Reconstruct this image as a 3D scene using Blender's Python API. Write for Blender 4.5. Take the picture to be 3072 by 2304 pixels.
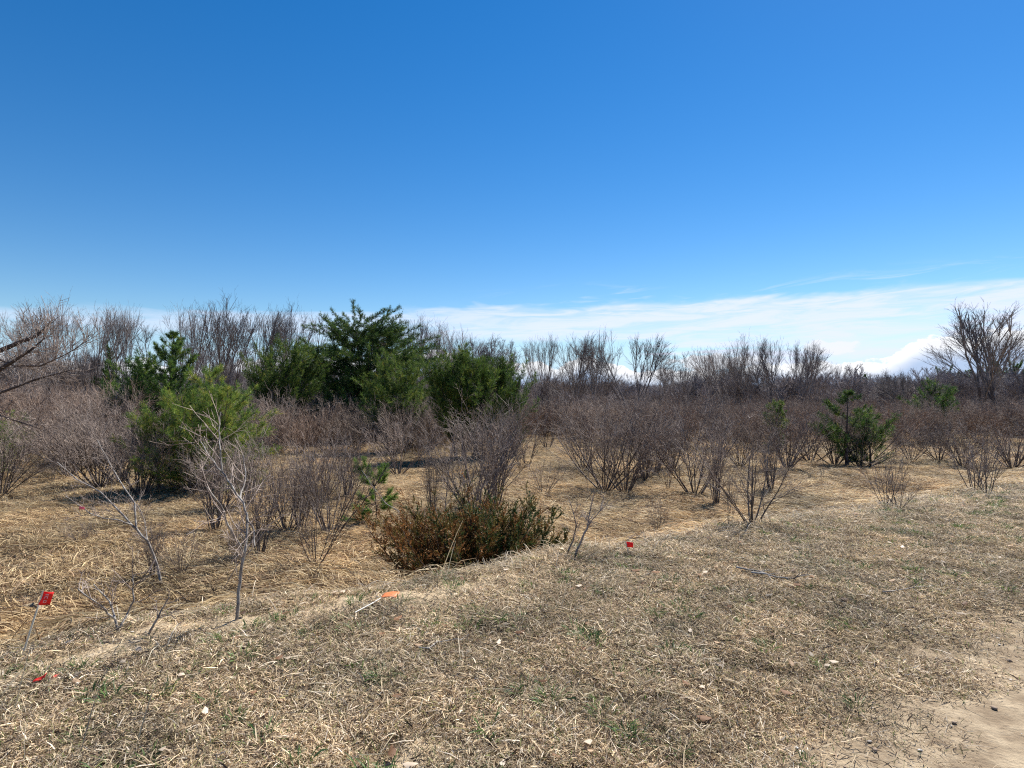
import bpy, math, random
import numpy as np
from mathutils import Vector, Matrix

for o in list(bpy.data.objects):
    bpy.data.objects.remove(o)
SC = bpy.context.scene
COL = SC.collection
RAD = math.radians
random.seed(7)
NR = np.random.RandomState(11)

# ------------------------------------------------------------------ camera
F = 610.0          # focal length in pixels of a 1024 wide picture
CAMZ = 1.65
HORIZ = 395.0
cam_data = bpy.data.cameras.new('camera')
cam = bpy.data.objects.new('camera', cam_data)
COL.objects.link(cam)
cam.location = (0, 0, CAMZ)
cam.rotation_euler = (RAD(90) + math.atan((HORIZ - 384) / F), 0, 0)
cam_data.sensor_width = 36
cam_data.lens = 36 * F / 1024
cam_data.clip_end = 6000
cam_data.clip_start = 0.05
SC.camera = cam

# ------------------------------------------------------------------ light
SUN_EL, SUN_AZ = RAD(50), RAD(38)      # azimuth clockwise from +Y (the view direction)
sd = Vector((math.sin(SUN_AZ) * math.cos(SUN_EL), math.cos(SUN_AZ) * math.cos(SUN_EL), math.sin(SUN_EL)))
sun_data = bpy.data.lights.new('sun', 'SUN')
sun_data.energy = 5.0
sun_data.angle = RAD(0.5)
sun_data.color = (1.0, 0.965, 0.90)
sun = bpy.data.objects.new('sun', sun_data)
sun.rotation_euler = sd.to_track_quat('Z', 'Y').to_euler()
COL.objects.link(sun)

SC.cycles.use_denoising = False
SC.cycles.filter_width = 1.15
SC.view_settings.view_transform = 'Standard'
SC.view_settings.look = 'None'
SC.view_settings.exposure = 0.88
SC.view_settings.gamma = 1.0
SC.view_settings.use_curve_mapping = False

world = bpy.data.worlds.new('World')
SC.world = world
world.use_nodes = True
wn, wl = world.node_tree.nodes, world.node_tree.links
wn.clear()


class NT:
    """small node helper"""
    def __init__(self, tree):
        self.n, self.l = tree.nodes, tree.links

    def put(self, sock, v):
        if hasattr(v, 'is_linked') or hasattr(v, 'links'):
            self.l.new(v, sock)
        elif v is not None:
            sock.default_value = v

    def math(self, op, a, b=None, c=None, clamp=False):
        n = self.n.new('ShaderNodeMath'); n.operation = op; n.use_clamp = clamp
        self.put(n.inputs[0], a)
        if b is not None: self.put(n.inputs[1], b)
        if c is not None: self.put(n.inputs[2], c)
        return n.outputs[0]

    def smooth(self, v, lo, hi, a=0.0, b=1.0):
        n = self.n.new('ShaderNodeMapRange'); n.interpolation_type = 'SMOOTHSTEP'
        self.put(n.inputs[0], v)
        self.put(n.inputs[1], lo); self.put(n.inputs[2], hi)
        self.put(n.inputs[3], a); self.put(n.inputs[4], b)
        return n.outputs[0]

    def noise(self, vec, scale, detail=4, rough=0.5, dist=0.0):
        n = self.n.new('ShaderNodeTexNoise')
        if vec is not None: self.l.new(vec, n.inputs['Vector'])
        n.inputs['Scale'].default_value = scale
        n.inputs['Detail'].default_value = detail
        n.inputs['Roughness'].default_value = rough
        n.inputs['Distortion'].default_value = dist
        return n.outputs[0]

    def comb(self, x, y, z=0.0):
        n = self.n.new('ShaderNodeCombineXYZ')
        self.put(n.inputs[0], x); self.put(n.inputs[1], y); self.put(n.inputs[2], z)
        return n.outputs[0]

    def sep(self, v):
        n = self.n.new('ShaderNodeSeparateXYZ'); self.l.new(v, n.inputs[0])
        return n.outputs

    def mix(self, f, a, b, blend='MIX'):
        n = self.n.new('ShaderNodeMix'); n.data_type = 'RGBA'; n.blend_type = blend
        self.put(n.inputs[0], f)
        self.put(n.inputs[6], a); self.put(n.inputs[7], b)
        return n.outputs[2]

    def ramp(self, f, pts):
        n = self.n.new('ShaderNodeValToRGB')
        self.l.new(f, n.inputs[0])
        els = n.color_ramp.elements
        while len(els) < len(pts): els.new(0.5)
        for e, (p, c) in zip(els, pts):
            e.position = p
            e.color = (c, c, c, 1) if not hasattr(c, '__len__') else (*c[:3], 1)
        return n.outputs[0]


W = NT(world.node_tree)
sky = wn.new('ShaderNodeTexSky')
sky.sky_type = 'NISHITA'
sky.sun_disc = False
sky.sun_elevation = SUN_EL
sky.sun_rotation = SUN_AZ
sky.altitude = 200
sky.air_density = 1.0
sky.dust_density = 0.05
sky.ozone_density = 2.0
hs = wn.new('ShaderNodeHueSaturation')
hs.inputs['Saturation'].default_value = 1.42
hs.inputs['Hue'].default_value = 0.504
hs.inputs['Value'].default_value = 1.1
wl.new(sky.outputs[0], hs.inputs['Color'])
tc = wn.new('ShaderNodeTexCoord')
dx, dy, dz = W.sep(tc.outputs['Generated'])
az = W.math('MULTIPLY', W.math('ARCTAN2', dx, dy), 57.29578)       # degrees, right positive
el = W.math('MULTIPLY', W.math('ARCSINE', dz), 57.29578)
# high thin cloud sheet low over the horizon; its upper edge climbs slowly to the right
azn = W.math('MULTIPLY_ADD', az, 1 / 90.0, 0.5)                    # -45..45 -> 0..1
edge_r = W.ramp(azn, [(0.0, .60), (0.20, .70), (0.33, .80), (0.42, .80), (0.55, .82), (0.66, .86), (0.80, .86), (1.0, .82)])
n1 = W.noise(W.comb(W.math('MULTIPLY', az, 0.10), W.math('MULTIPLY', el, 0.55), 3.1), 1.0, 5, 0.55, 0.6)
n2 = W.noise(W.comb(W.math('MULTIPLY', az, 0.05), W.math('MULTIPLY', el, 0.9), 9.0), 1.0, 4, 0.5, 0.8)
edge = W.math('ADD', W.math('MULTIPLY', edge_r, 10.0), W.math('MULTIPLY_ADD', n1, 3.4, -1.7))
sheet = W.smooth(W.math('SUBTRACT', edge, el), -0.25, 0.75)
dens_az = W.ramp(azn, [(0.0, .60), (0.25, .66), (0.42, .80), (0.55, .95), (0.75, 1.0), (1.0, 1.0)])
holes = W.smooth(W.math('SUBTRACT', n2, W.math('MULTIPLY', azn, 0.24)), 0.40, 0.22)   # streaks of blue
holes = W.math('MAXIMUM', holes, W.math('MAXIMUM', W.smooth(azn, 0.66, 0.90), W.smooth(el, 4.6, 5.6)))
sheet = W.math('MULTIPLY', W.math('MULTIPLY', sheet, dens_az), holes)
n4 = W.noise(W.comb(W.math('MULTIPLY', az, 0.16), W.math('MULTIPLY', W.math('SUBTRACT', el, W.math('MULTIPLY', az, 0.03)), 1.3), 12.0), 1.0, 6, 0.62, 0.7)
sheet = W.math('MULTIPLY', sheet, W.smooth(n4, 0.32, 0.62, 0.42, 1.0))
# thin wisps above the sheet
n3 = W.noise(W.comb(W.math('MULTIPLY', az, 0.12), W.math('MULTIPLY', W.math('SUBTRACT', el, W.math('MULTIPLY', az, 0.07)), 0.9), 5.5), 1.0, 6, 0.6, 1.0)
wisp = W.math('MULTIPLY', W.smooth(n3, 0.52, 0.75), W.math('MULTIPLY', W.smooth(el, 4.5, 7.0), W.smooth(el, 10.8, 8.4)))
wisp = W.math('MULTIPLY', wisp, W.smooth(az, -8.0, 12.0))
cloud_a = W.math('MAXIMUM', W.math('MULTIPLY', sheet, 0.92), W.math('MULTIPLY', wisp, 0.55), clamp=True)
# heaped clouds near the horizon, bright tops and blue-grey bases
cbase = W.noise(W.comb(W.math('MULTIPLY', az, 0.085), 0.0, 1.7), 1.0, 2, 0.5)
cdet = W.noise(W.comb(W.math('MULTIPLY', az, 0.62), W.math('MULTIPLY', el, 1.1), 2.2), 1.0, 5, 0.6, 0.2)
ctop = W.math('ADD', W.math('MULTIPLY_ADD', cbase, 8.5, -0.75), W.math('MULTIPLY_ADD', cdet, 2.4, -1.2))
cum = W.smooth(W.math('SUBTRACT', ctop, el), 0.0, 0.22)
csh = W.smooth(W.math('ADD', W.math('SUBTRACT', ctop, el), W.math('MULTIPLY_ADD', cdet, -3.0, 1.5)), 0.5, 2.0)
cum = W.math('MULTIPLY', cum, W.smooth(el, -1.0, 0.6))


# two small separate heaps above the big one
def puff(a0, e0, wa, we):
    a = W.math('DIVIDE', W.math('SUBTRACT', az, a0), wa)
    e = W.math('DIVIDE', W.math('SUBTRACT', el, e0), we)
    d = W.math('SQRT', W.math('ADD', W.math('MULTIPLY', a, a), W.math('MULTIPLY', e, e)))
    d = W.math('ADD', d, W.math('MULTIPLY_ADD', cdet, -2.2, 1.1))
    return W.smooth(d, 1.05, 0.7)


pf = W.math('MAXIMUM', puff(27.5, 3.95, 2.4, 0.62), puff(35.0, 3.9, 0.9, 0.35))
pf = W.math('MAXIMUM', pf, puff(19.0, 2.9, 5.0, 0.7))
c_sheet = (7.4, 8.0, 9.7, 1)
c_cum = W.mix(csh, (9.6, 9.7, 10.0, 1), (4.2, 5.4, 7.6, 1))
hazed = W.mix(W.smooth(el, 7.0, 0.5, 0.0, 0.75), hs.outputs[0], (3.9, 6.0, 9.6, 1))
skyc = W.mix(cloud_a, hazed, c_sheet)
skyc = W.mix(W.math('MULTIPLY', cum, 0.92), skyc, c_cum)
skyc = W.mix(W.math('MULTIPLY', pf, 0.8), skyc, (8.2, 8.3, 8.8, 1))
bg = wn.new('ShaderNodeBackground')
bg.inputs['Strength'].default_value = 0.063
wl.new(skyc, bg.inputs['Color'])
wo = wn.new('ShaderNodeOutputWorld')
wl.new(bg.outputs[0], wo.inputs[0])


# ------------------------------------------------------------------ helpers
def tag(o, label=None, cat=None, group=None, kind=None):
    if label: o['label'] = label
    if cat: o['category'] = cat
    if group: o['group'] = group
    if kind: o['kind'] = kind
    return o


def link(o, parent=None):
    COL.objects.link(o)
    if parent: o.parent = parent
    return o


def empty(name, loc, rz=0.0, scale=1.0):
    o = bpy.data.objects.new(name, None)
    o.location = loc
    o.rotation_euler = (0, 0, rz)
    o.scale = (scale,) * 3
    o.empty_display_size = 0.2
    return link(o)


def np_mesh(name, verts, quads=None, tris=None, mat=None, col=None, smooth=True):
    me = bpy.data.meshes.new(name)
    verts = np.asarray(verts, dtype=np.float32).reshape(-1, 3)
    nq = 0 if quads is None else len(quads)
    nt = 0 if tris is None else len(tris)
    me.vertices.add(len(verts))
    me.vertices.foreach_set('co', verts.ravel())
    me.loops.add(nq * 4 + nt * 3)
    me.polygons.add(nq + nt)
    idx = []
    if nq: idx.append(np.asarray(quads, dtype=np.int32).ravel())
    if nt: idx.append(np.asarray(tris, dtype=np.int32).ravel())
    me.loops.foreach_set('vertex_index', np.concatenate(idx))
    st = np.concatenate([np.arange(nq) * 4, nq * 4 + np.arange(nt) * 3]).astype(np.int32)
    me.polygons.foreach_set('loop_start', st)
    if smooth:
        me.polygons.foreach_set('use_smooth', np.ones(nq + nt, dtype=bool))
    if col is not None:
        a = me.attributes.new('Col', 'FLOAT_COLOR', 'POINT')
        c = np.ones((len(verts), 4), dtype=np.float32)
        c[:, :3] = col
        a.data.foreach_set('color', c.ravel())
    me.update(calc_edges=True)
    if mat: me.materials.append(mat)
    return me


def tube_mesh(name, segs, mat, sides=3):
    """segs: list of (p0, p1, r0, r1)"""
    A = np.array([[*s[0], *s[1], s[2], s[3]] for s in segs], dtype=np.float64)
    p0, p1, r0, r1 = A[:, :3], A[:, 3:6], A[:, 6], A[:, 7]
    d = p1 - p0
    L = np.linalg.norm(d, axis=1, keepdims=True) + 1e-9
    d = d / L
    p1 = p1 + d * r1[:, None] * 0.35
    ref = np.tile(np.array([0.31, 0.87, 0.12]), (len(d), 1))
    bad = np.abs((d * ref).sum(1)) > 0.85
    ref[bad] = (0.9, -0.2, 0.1)
    a = np.cross(d, ref); a /= np.linalg.norm(a, axis=1, keepdims=True)
    b = np.cross(d, a)
    V = np.empty((len(d), 2 * sides, 3))
    for k in range(sides):
        t = 2 * math.pi * k / sides
        off = a * math.cos(t) + b * math.sin(t)
        V[:, k] = p0 + off * r0[:, None]
        V[:, sides + k] = p1 + off * r1[:, None]
    base = (np.arange(len(d)) * 2 * sides)[:, None]
    Q = []
    for k in range(sides):
        k2 = (k + 1) % sides
        Q.append(np.hstack([base + k, base + k2, base + sides + k2, base + sides + k]))
    Q = np.stack(Q, 1).reshape(-1, 4)
    return np_mesh(name, V.reshape(-1, 3), quads=Q, mat=mat)


# ------------------------------------------------------------------ materials
def new_mat(name):
    m = bpy.data.materials.new(name)
    m.use_nodes = True
    m.node_tree.nodes.clear()
    return m, NT(m.node_tree)


def out(N, sh, disp=None):
    o = N.n.new('ShaderNodeOutputMaterial')
    N.l.new(sh, o.inputs[0])
    return o


def principled(N, col, rough=0.8, spec=0.3, bump=None):
    p = N.n.new('ShaderNodeBsdfPrincipled')
    N.put(p.inputs['Base Color'], col)
    N.put(p.inputs['Roughness'], rough)
    p.inputs['Specular IOR Level'].default_value = spec
    if bump is not None: N.l.new(bump, p.inputs['Normal'])
    return p.outputs[0]


def bump_node(N, h, strength=0.5, dist=0.02):
    b = N.n.new('ShaderNodeBump')
    b.inputs['Strength'].default_value = strength
    b.inputs['Distance'].default_value = dist
    N.l.new(h, b.inputs['Height'])
    return b.outputs[0]


def bark_mat(name, ca, cb, scale=6.0, var=0.25):
    m, N = new_mat(name)
    t = N.n.new('ShaderNodeTexCoord')
    oi = N.n.new('ShaderNodeObjectInfo')
    nz = N.noise(t.outputs['Object'], scale, 4, 0.65)
    c = N.mix(N.smooth(nz, 0.35, 0.65), (*ca, 1), (*cb, 1))
    v = N.math('MULTIPLY_ADD', oi.outputs['Random'], var * 2, 1 - var)
    hv = N.n.new('ShaderNodeHueSaturation')
    N.put(hv.inputs['Value'], v)
    N.l.new(c, hv.inputs['Color'])
    out(N, principled(N, hv.outputs[0], 0.75, 0.25))
    return m


M_SHRUB = bark_mat('shrub_bark', (0.125, 0.092, 0.078), (0.340, 0.272, 0.228), 5.0)
M_SHRUB_RED = bark_mat('red_twig_bark', (0.175, 0.115, 0.086), (0.345, 0.255, 0.200), 3.0)
M_STEM = bark_mat('shrub_stem_bark', (0.055, 0.042, 0.038), (0.190, 0.155, 0.135), 7.0)
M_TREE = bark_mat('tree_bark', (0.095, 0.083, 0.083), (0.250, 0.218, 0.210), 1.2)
M_FAR = bark_mat('hazed_far_bark', (0.150, 0.135, 0.145), (0.300, 0.270, 0.275), 1.2)  # lighter blue-grey bark, distance haze mixed into its colour
M_PALE = bark_mat('pale_bark', (0.13, 0.11, 0.10), (0.38, 0.35, 0.31), 14.0, 0.10)
M_DARK = bark_mat('dark_bark', (0.045, 0.035, 0.032), (0.10, 0.075, 0.065), 5.0)


def leaf_mat(name, transl=0.3, rough=0.55, var=0.25, spec=0.35, inst=False):
    m, N = new_mat(name)
    a = N.n.new('ShaderNodeAttribute'); a.attribute_name = 'Col'
    oi = N.n.new('ShaderNodeObjectInfo')
    hv = N.n.new('ShaderNodeHueSaturation')
    N.put(hv.inputs['Value'], N.math('MULTIPLY_ADD', oi.outputs['Random'], var * 2, 1 - var))
    cc = a.outputs['Color']
    if inst:
        a2 = N.n.new('ShaderNodeAttribute'); a2.attribute_type = 'INSTANCER'; a2.attribute_name = 'tint'
        cc = N.mix(1.0, cc, a2.outputs['Color'], 'MULTIPLY')
    N.l.new(cc, hv.inputs['Color'])
    sh = principled(N, hv.outputs[0], rough, spec)
    tr = N.n.new('ShaderNodeBsdfTranslucent')
    N.l.new(hv.outputs[0], tr.inputs['Color'])
    mx = N.n.new('ShaderNodeMixShader')
    mx.inputs[0].default_value = transl
    N.l.new(sh, mx.inputs[1]); N.l.new(tr.outputs[0], mx.inputs[2])
    out(N, mx.outputs[0])
    return m


M_NEEDLE = leaf_mat('pine_needles', 0.30, 0.60, 0.10, 0.15)
M_JUNIPER = leaf_mat('juniper_sprays', 0.2, 0.6, 0.0, 0.3)
M_STRAW = leaf_mat('dry_grass_blades', 0.35, 0.6, 0.22, 0.15, True)
M_STALK = leaf_mat('pale_stalks', 0.3, 0.6, 0.0, 0.15)
M_GREEN = leaf_mat('green_grass_blades', 0.35, 0.5, 0.2, 0.3)

# ------------------------------------------------------------------ terrain
CA, SA = math.cos(RAD(35)), math.sin(RAD(35))
FIELD_Z = -1.1


def uv(x, y):
    return x * CA + y * SA, -x * SA + y * CA


def xy(u, v):
    return u * CA - v * SA, u * SA + v * CA


def sstep(t, a, b):
    t = np.clip((t - a) / (b - a), 0, 1)
    return t * t * (3 - 2 * t)


RU = np.array([-60, -1, 2.5, 4.4, 5.2, 6.5, 9.4, 13.1, 22, 60, 300])
RV = np.array([5.2, 5.05, 5.05, 4.85, 4.75, 4.6, 4.2, 3.7, 3.5, 3.5, 3.5])


def ridge(u):
    return np.interp(u, RU, RV) + 0.10 * np.sin(u * 1.9) + 0.06 * np.sin(u * 4.7 + 1)


def wav(x, y, s, k):
    x = np.asarray(x, dtype=float); y = np.asarray(y, dtype=float)
    r = np.random.RandomState(k)
    z = 0
    for i in range(6):
        a = r.uniform(0, 2 * math.pi); f = (2 * math.pi / s) * r.uniform(0.6, 1.7); ph = r.uniform(0, 6.28)
        z = z + np.sin((x * math.cos(a) + y * math.sin(a)) * f + ph)
    return z / 6.0


def terrain(x, y):
    x = np.asarray(x, dtype=float); y = np.asarray(y, dtype=float)
    u, v = uv(x, y)
    vr = ridge(u)
    width = np.interp(u, [-20, 0, 2.2, 4.5, 7, 30], [4.2, 3.6, 2.5, 2.5, 3.6, 5.0])
    fall = sstep(v, vr - 0.35, vr + width)
    dist = np.sqrt(x * x + y * y)
    fz = FIELD_Z + 0.16 * wav(x, y, 11, 1) + 0.05 * wav(x, y, 2.6, 2) + 0.025 * wav(x, y, 0.9, 5)
    fz = fz + 3.0 * sstep(dist, 120, 420) + 9 * sstep(dist, 300, 1200)
    micro = sstep(v, 1.3, 2.2) * (0.026 * wav(x, y, 0.34, 3) + 0.018 * wav(x, y, 1.5, 4) + 0.02)
    z = micro * (1 - fall) + fall * fz
    z = np.where(v < -9, -0.6 * sstep(-v, 9, 12), z)
    return z


def tz(x, y):
    return float(terrain(x, y))


def ray(px, py):
    return (px - 512) / F, -(py - HORIZ) / F      # x and z per metre of depth


YS_ = 1.0 * 1.004 ** np.arange(1500)


def hit(px, py):
    """walk along the ray through a picture point until it meets the ground"""
    kx, kz = ray(px, py)
    below = CAMZ + kz * YS_ <= terrain(kx * YS_, YS_)
    Y = float(YS_[int(np.argmax(below))]) if below.any() else 400.0
    return Vector((kx * Y, Y, tz(kx * Y, Y)))


def at(px, py, Y):
    kx, kz = ray(px, py)
    return Vector((kx * Y, Y, CAMZ + kz * Y))


def ground_at(px, Y):
    x = (px - 512) / F * Y
    return Vector((x, Y, tz(x, Y)))


def axis(lo, hi, n, k):
    t = np.linspace(-1, 1, n)
    s = np.sinh(t * k) / math.sinh(k)
    return np.where(s < 0, -s * lo, s * hi)


def bare_mask(x, y):
    """1 where sandy soil shows between the grass"""
    u, v = uv(x, y)
    vr = ridge(u)
    b1 = sstep(0.48 - np.abs(v - (vr - 0.42 - 0.15 * wav(x, y, 1.2, 21))), 0, 0.25) * sstep(-u, -4.6, -3.2)
    b1 = b1 * sstep(wav(x, y, 0.9, 22), -0.45, 0.15)
    b2 = sstep(0.30 - np.hypot(x + 0.50, (y - 2.72)), 0, 0.12)
    b3 = sstep(wav(x, y, 0.8, 23) + 0.5 * wav(x, y, 0.3, 25), 0.42, 0.7) * sstep(v, 1.5, 2.0) * sstep(vr - v, 0, 0.5) * 0.8
    b4 = 0.9 * sstep(wav(x, y, 1.3, 31), 0.3, 0.6) * sstep(v, vr + 1.5, vr + 2.5) * sstep(-x, 3.5, 4.5) * sstep(9 - y, 0, 2)
    return np.clip(b1 + b2 + b3 + b4, 0, 1)


def road_mask(x, y):
    u, v = uv(x, y)
    e = 1.40 + 0.14 * wav(u, v, 1.4, 41) + 0.10 * wav(u, v, 0.5, 42) + 0.03 * np.clip(u, 0, 30)
    return 1 - sstep(v, e - 0.40, e + 1.15)


m, N = new_mat('field_soil')
t = N.n.new('ShaderNodeTexCoord')
P = t.outputs['Object']
a1 = N.n.new('ShaderNodeAttribute'); a1.attribute_name = 'Col'      # R bare soil, G road dirt, B field
ar, ag, ab = N.sep(a1.outputs['Color'])
nb = N.noise(P, 0.7, 5, 0.6)
nf = N.noise(P, 22, 6, 0.7)
nm = N.noise(P, 5, 5, 0.65)
mp = N.n.new('ShaderNodeMapping')
mp.inputs['Rotation'].default_value = (0, 0, RAD(-20)); mp.inputs['Scale'].default_value = (14, 70, 30)
N.l.new(P, mp.inputs[0])
st1 = N.noise(mp.outputs[0], 1.0, 4, 0.6, 0.9)
straw = N.mix(N.smooth(nf, 0.35, 0.65), (0.07, 0.048, 0.03, 1), (0.20, 0.145, 0.09, 1))  # soil darkened under the grass, painting shadow into gaps between blades
straw = N.mix(N.smooth(nb, 0.45, 0.65), straw, (0.16, 0.115, 0.07, 1))
field = N.mix(N.smooth(st1, 0.4, 0.6), (0.22, 0.15, 0.085, 1), (0.46, 0.35, 0.21, 1))
field = N.mix(N.smooth(nm, 0.55, 0.75), field, (0.17, 0.105, 0.055, 1))
base = N.mix(ab, straw, field)
sand = N.mix(N.smooth(nf, 0.3, 0.7), (0.36, 0.27, 0.17, 1), (0.52, 0.41, 0.27, 1))
base = N.mix(ar, base, sand)
dirt = N.mix(N.smooth(nm, 0.35, 0.7), (0.23, 0.17, 0.11, 1), (0.42, 0.33, 0.22, 1))
dirt = N.mix(N.smooth(nf, 0.56, 0.72), dirt, (0.17, 0.12, 0.08, 1))
base = N.mix(N.math('MULTIPLY', ag, N.smooth(N.math('ADD', ag, N.math('MULTIPLY_ADD', nm, 1.2, -0.6)), 0.1, 0.6)), base, dirt)
hgt = N.math('ADD', nf, N.math('MULTIPLY', nm, 1.5))
out(N, principled(N, base, 0.95, 0.1, bump_node(N, hgt, 0.7, 0.03)))
M_SOIL = m

xs = axis(-900, 900, 430, 7.2)
ys = axis(-120, 1500, 470, 6.8) + 5.0
ys = np.concatenate([ys, [2600.0]])
GX, GY = np.meshgrid(xs, ys)
GZ = terrain(GX, GY)
V = np.stack([GX, GY, GZ], -1).reshape(-1, 3)
ny, nx = GX.shape
I = np.arange(nx * ny).reshape(ny, nx)
Q = np.stack([I[:-1, :-1], I[:-1, 1:], I[1:, 1:], I[1:, :-1]], -1).reshape(-1, 4)
uu, vv = uv(GX, GY)
fieldm = sstep(vv, ridge(uu) - 0.1, ridge(uu) + 0.9)
colr = np.stack([bare_mask(GX, GY), road_mask(GX, GY), fieldm], -1).reshape(-1, 3)
g = link(bpy.data.objects.new('ground', np_mesh('ground', V, quads=Q, mat=M_SOIL, col=colr)))
tag(g, 'dry grassy field falling away below the road shoulder', kind='structure')

# dirt road: a thin sheet of packed sand on the ground
m, N = new_mat('packed_dirt')
t = N.n.new('ShaderNodeTexCoord')
P = t.outputs['Object']
nf = N.noise(P, 45, 6, 0.7); nm = N.noise(P, 2.2, 5, 0.6); ng = N.noise(P, 130, 3, 0.6)
mp = N.n.new('ShaderNodeMapping'); mp.inputs['Rotation'].default_value = (0, 0, RAD(-35)); mp.inputs['Scale'].default_value = (0.8, 7, 5)
N.l.new(P, mp.inputs[0])
nt_ = N.noise(mp.outputs[0], 1.0, 5, 0.6)
c = N.mix(N.smooth(nm, 0.3, 0.7), (0.46, 0.350, 0.245, 1), (0.56, 0.440, 0.320, 1))
c = N.mix(N.math('MULTIPLY', N.smooth(nt_, 0.5, 0.72), 0.6), c, (0.36, 0.265, 0.19, 1))
c = N.mix(N.smooth(ng, 0.60, 0.72), c, (0.24, 0.17, 0.12, 1))
c = N.mix(N.smooth(nf, 0.64, 0.74), c, (0.66, 0.56, 0.45, 1))
out(N, principled(N, c, 0.95, 0.1, bump_node(N, N.math('ADD', nf, ng), 0.6, 0.012)))
us = np.linspace(-60, 220, 1400)
e = 1.08 + 0.04 * wav(us, us * 0, 1.4, 51) + 0.05 * wav(us, us * 0, 0.5, 52) + 0.022 * np.clip(us, 0, 30)
rows = []
for k in range(12):
    f = k / 11
    vvv = -8.5 + (e + 8.5) * f
    X, Y = xy(us, vvv)
    rows.append(np.stack([X, Y, np.full_like(X, 0.006 if k < 11 else -0.002)], -1))
V = np.stack(rows, 0)
I = np.arange(V.shape[0] * V.shape[1]).reshape(V.shape[:2])
Q = np.stack([I[:-1, :-1], I[:-1, 1:], I[1:, 1:], I[1:, :-1]], -1).reshape(-1, 4)
r = link(bpy.data.objects.new('dirt_road', np_mesh('dirt_road', V, quads=Q, mat=m)))
tag(r, 'sandy dirt road at the right edge', kind='structure')


# ------------------------------------------------------------------ scattered ground cover (nobody could count it)
def blades(n, R, lmin, lmax, w, e0, e1, droop, cols, weights, bias=None, rad_out=False, segs=2, zlift=0.0, rs=None):
    rs = rs or NR
    rr = R * np.sqrt(rs.uniform(0, 1, n)); th = rs.uniform(0, 2 * math.pi, n)
    b = np.stack([rr * np.cos(th), rr * np.sin(th), rs.uniform(-0.01, zlift, n)], -1)
    L = rs.uniform(lmin, lmax, n) * rs.uniform(0.7, 1.0, n)
    if rad_out: a = th + rs.normal(0, 0.5, n)
    elif bias is None: a = rs.uniform(0, 2 * math.pi, n)
    else: a = rs.normal(0, bias, n)
    ele = rs.uniform(e0, e1, n)
    W_ = w * rs.uniform(0.6, 1.3, n)
    ro = rs.uniform(-1.0, 1.0, n)
    pts = [b]
    p = b.copy()
    el_ = ele.copy()
    wx = rs.normal(0, 0.10, n)
    for k in range(segs):
        step = (L / segs)[:, None]
        d = np.stack([np.cos(el_) * np.cos(a), np.cos(el_) * np.sin(a), np.sin(el_)], -1)
        p = p + d * step
        pts.append(p.copy())
        el_ = el_ - droop * rs.uniform(0.4, 1.4, n)
        a = a + wx
    side = np.stack([-np.sin(a) * np.cos(ro), np.cos(a) * np.cos(ro), np.sin(ro)], -1)
    Vs = []
    for k, q in enumerate(pts):
        ww = W_ * (1.0 if k < segs else 0.25) * 0.5
        Vs += [q - side * ww[:, None], q + side * ww[:, None]]
    Vv = np.stack(Vs, 1)
    nv = Vv.shape[1]
    base = (np.arange(n) * nv)[:, None]
    Qs = [np.hstack([base + 2 * k, base + 2 * k + 1, base + 2 * k + 3, base + 2 * k + 2]) for k in range(segs)]
    Qs = np.stack(Qs, 1).reshape(-1, 4)
    ci = rs.choice(len(cols), n, p=np.array(weights) / sum(weights))
    c = np.array(cols)[ci] * rs.uniform(0.75, 1.25, (n, 1))
    c = np.repeat(c, nv, 0)
    return Vv.reshape(-1, 3), Qs, c


def merge(parts):
    Vs, Qs, Cs, o = [], [], [], 0
    for v, q, c in parts:
        Vs.append(v); Qs.append(q + o); Cs.append(c); o += len(v)
    return np.concatenate(Vs), np.concatenate(Qs), np.concatenate(Cs)


def clump_collection(name, meshes):
    c = bpy.data.collections.new(name)
    for i, me in enumerate(meshes):
        o = bpy.data.objects.new('%s_%02d' % (name, i), me)
        c.objects.link(o)
    return c


def tilt_euler(x, y, yaw):
    h = 0.12
    zx = (terrain(x + h, y) - terrain(x - h, y)) / (2 * h)
    zy = (terrain(x, y + h) - terrain(x, y - h)) / (2 * h)
    n = np.stack([-zx, -zy, np.ones_like(x)], -1); n /= np.linalg.norm(n, axis=1, keepdims=True)
    tt = np.stack([np.cos(yaw), np.sin(yaw), zx * np.cos(yaw) + zy * np.sin(yaw)], -1)
    tt /= np.linalg.norm(tt, axis=1, keepdims=True)
    bb = np.cross(n, tt)
    ry = -np.arcsin(np.clip(tt[:, 2], -1, 1))
    rx = np.arctan2(bb[:, 2], n[:, 2])
    rz = np.arctan2(tt[:, 1], tt[:, 0])
    return np.stack([rx, ry, rz], -1)


def patch_tint(x, y, k=0, amp=1.0):
    """uneven weathering: brown, pale and greenish patches of dead grass"""
    a = wav(x, y, 2.2, 201 + k) * 0.22 + wav(x, y, 0.8, 202 + k) * 0.5 + wav(x, y, 0.33, 203 + k) * 0.55 + NR.normal(0, 0.30, len(x))
    b = wav(x, y, 1.5, 204 + k) * 0.7 + wav(x, y, 0.6, 205 + k) * 0.5
    val = np.clip(0.98 + amp * 0.85 * a, 0.28, 1.7)
    r = val * (1.03 + 0.03 * b); g_ = val * (0.985 - 0.03 * b); bl = val * (0.98 - 0.10 * b)
    return np.stack([r, g_, bl], -1)


def field_tint(x, y):
    a = wav(x, y, 4.5, 251) * 0.45 + wav(x, y, 1.3, 252) * 0.55 + NR.normal(0, 0.20, len(x))
    b = wav(x, y, 6.0, 253)
    val = np.clip(0.84 + 0.80 * a, 0.25, 1.45)
    return np.stack([val * (1.04 + 0.04 * b), val * (0.97 - 0.04 * b), val * (0.90 - 0.12 * b)], -1)


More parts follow.
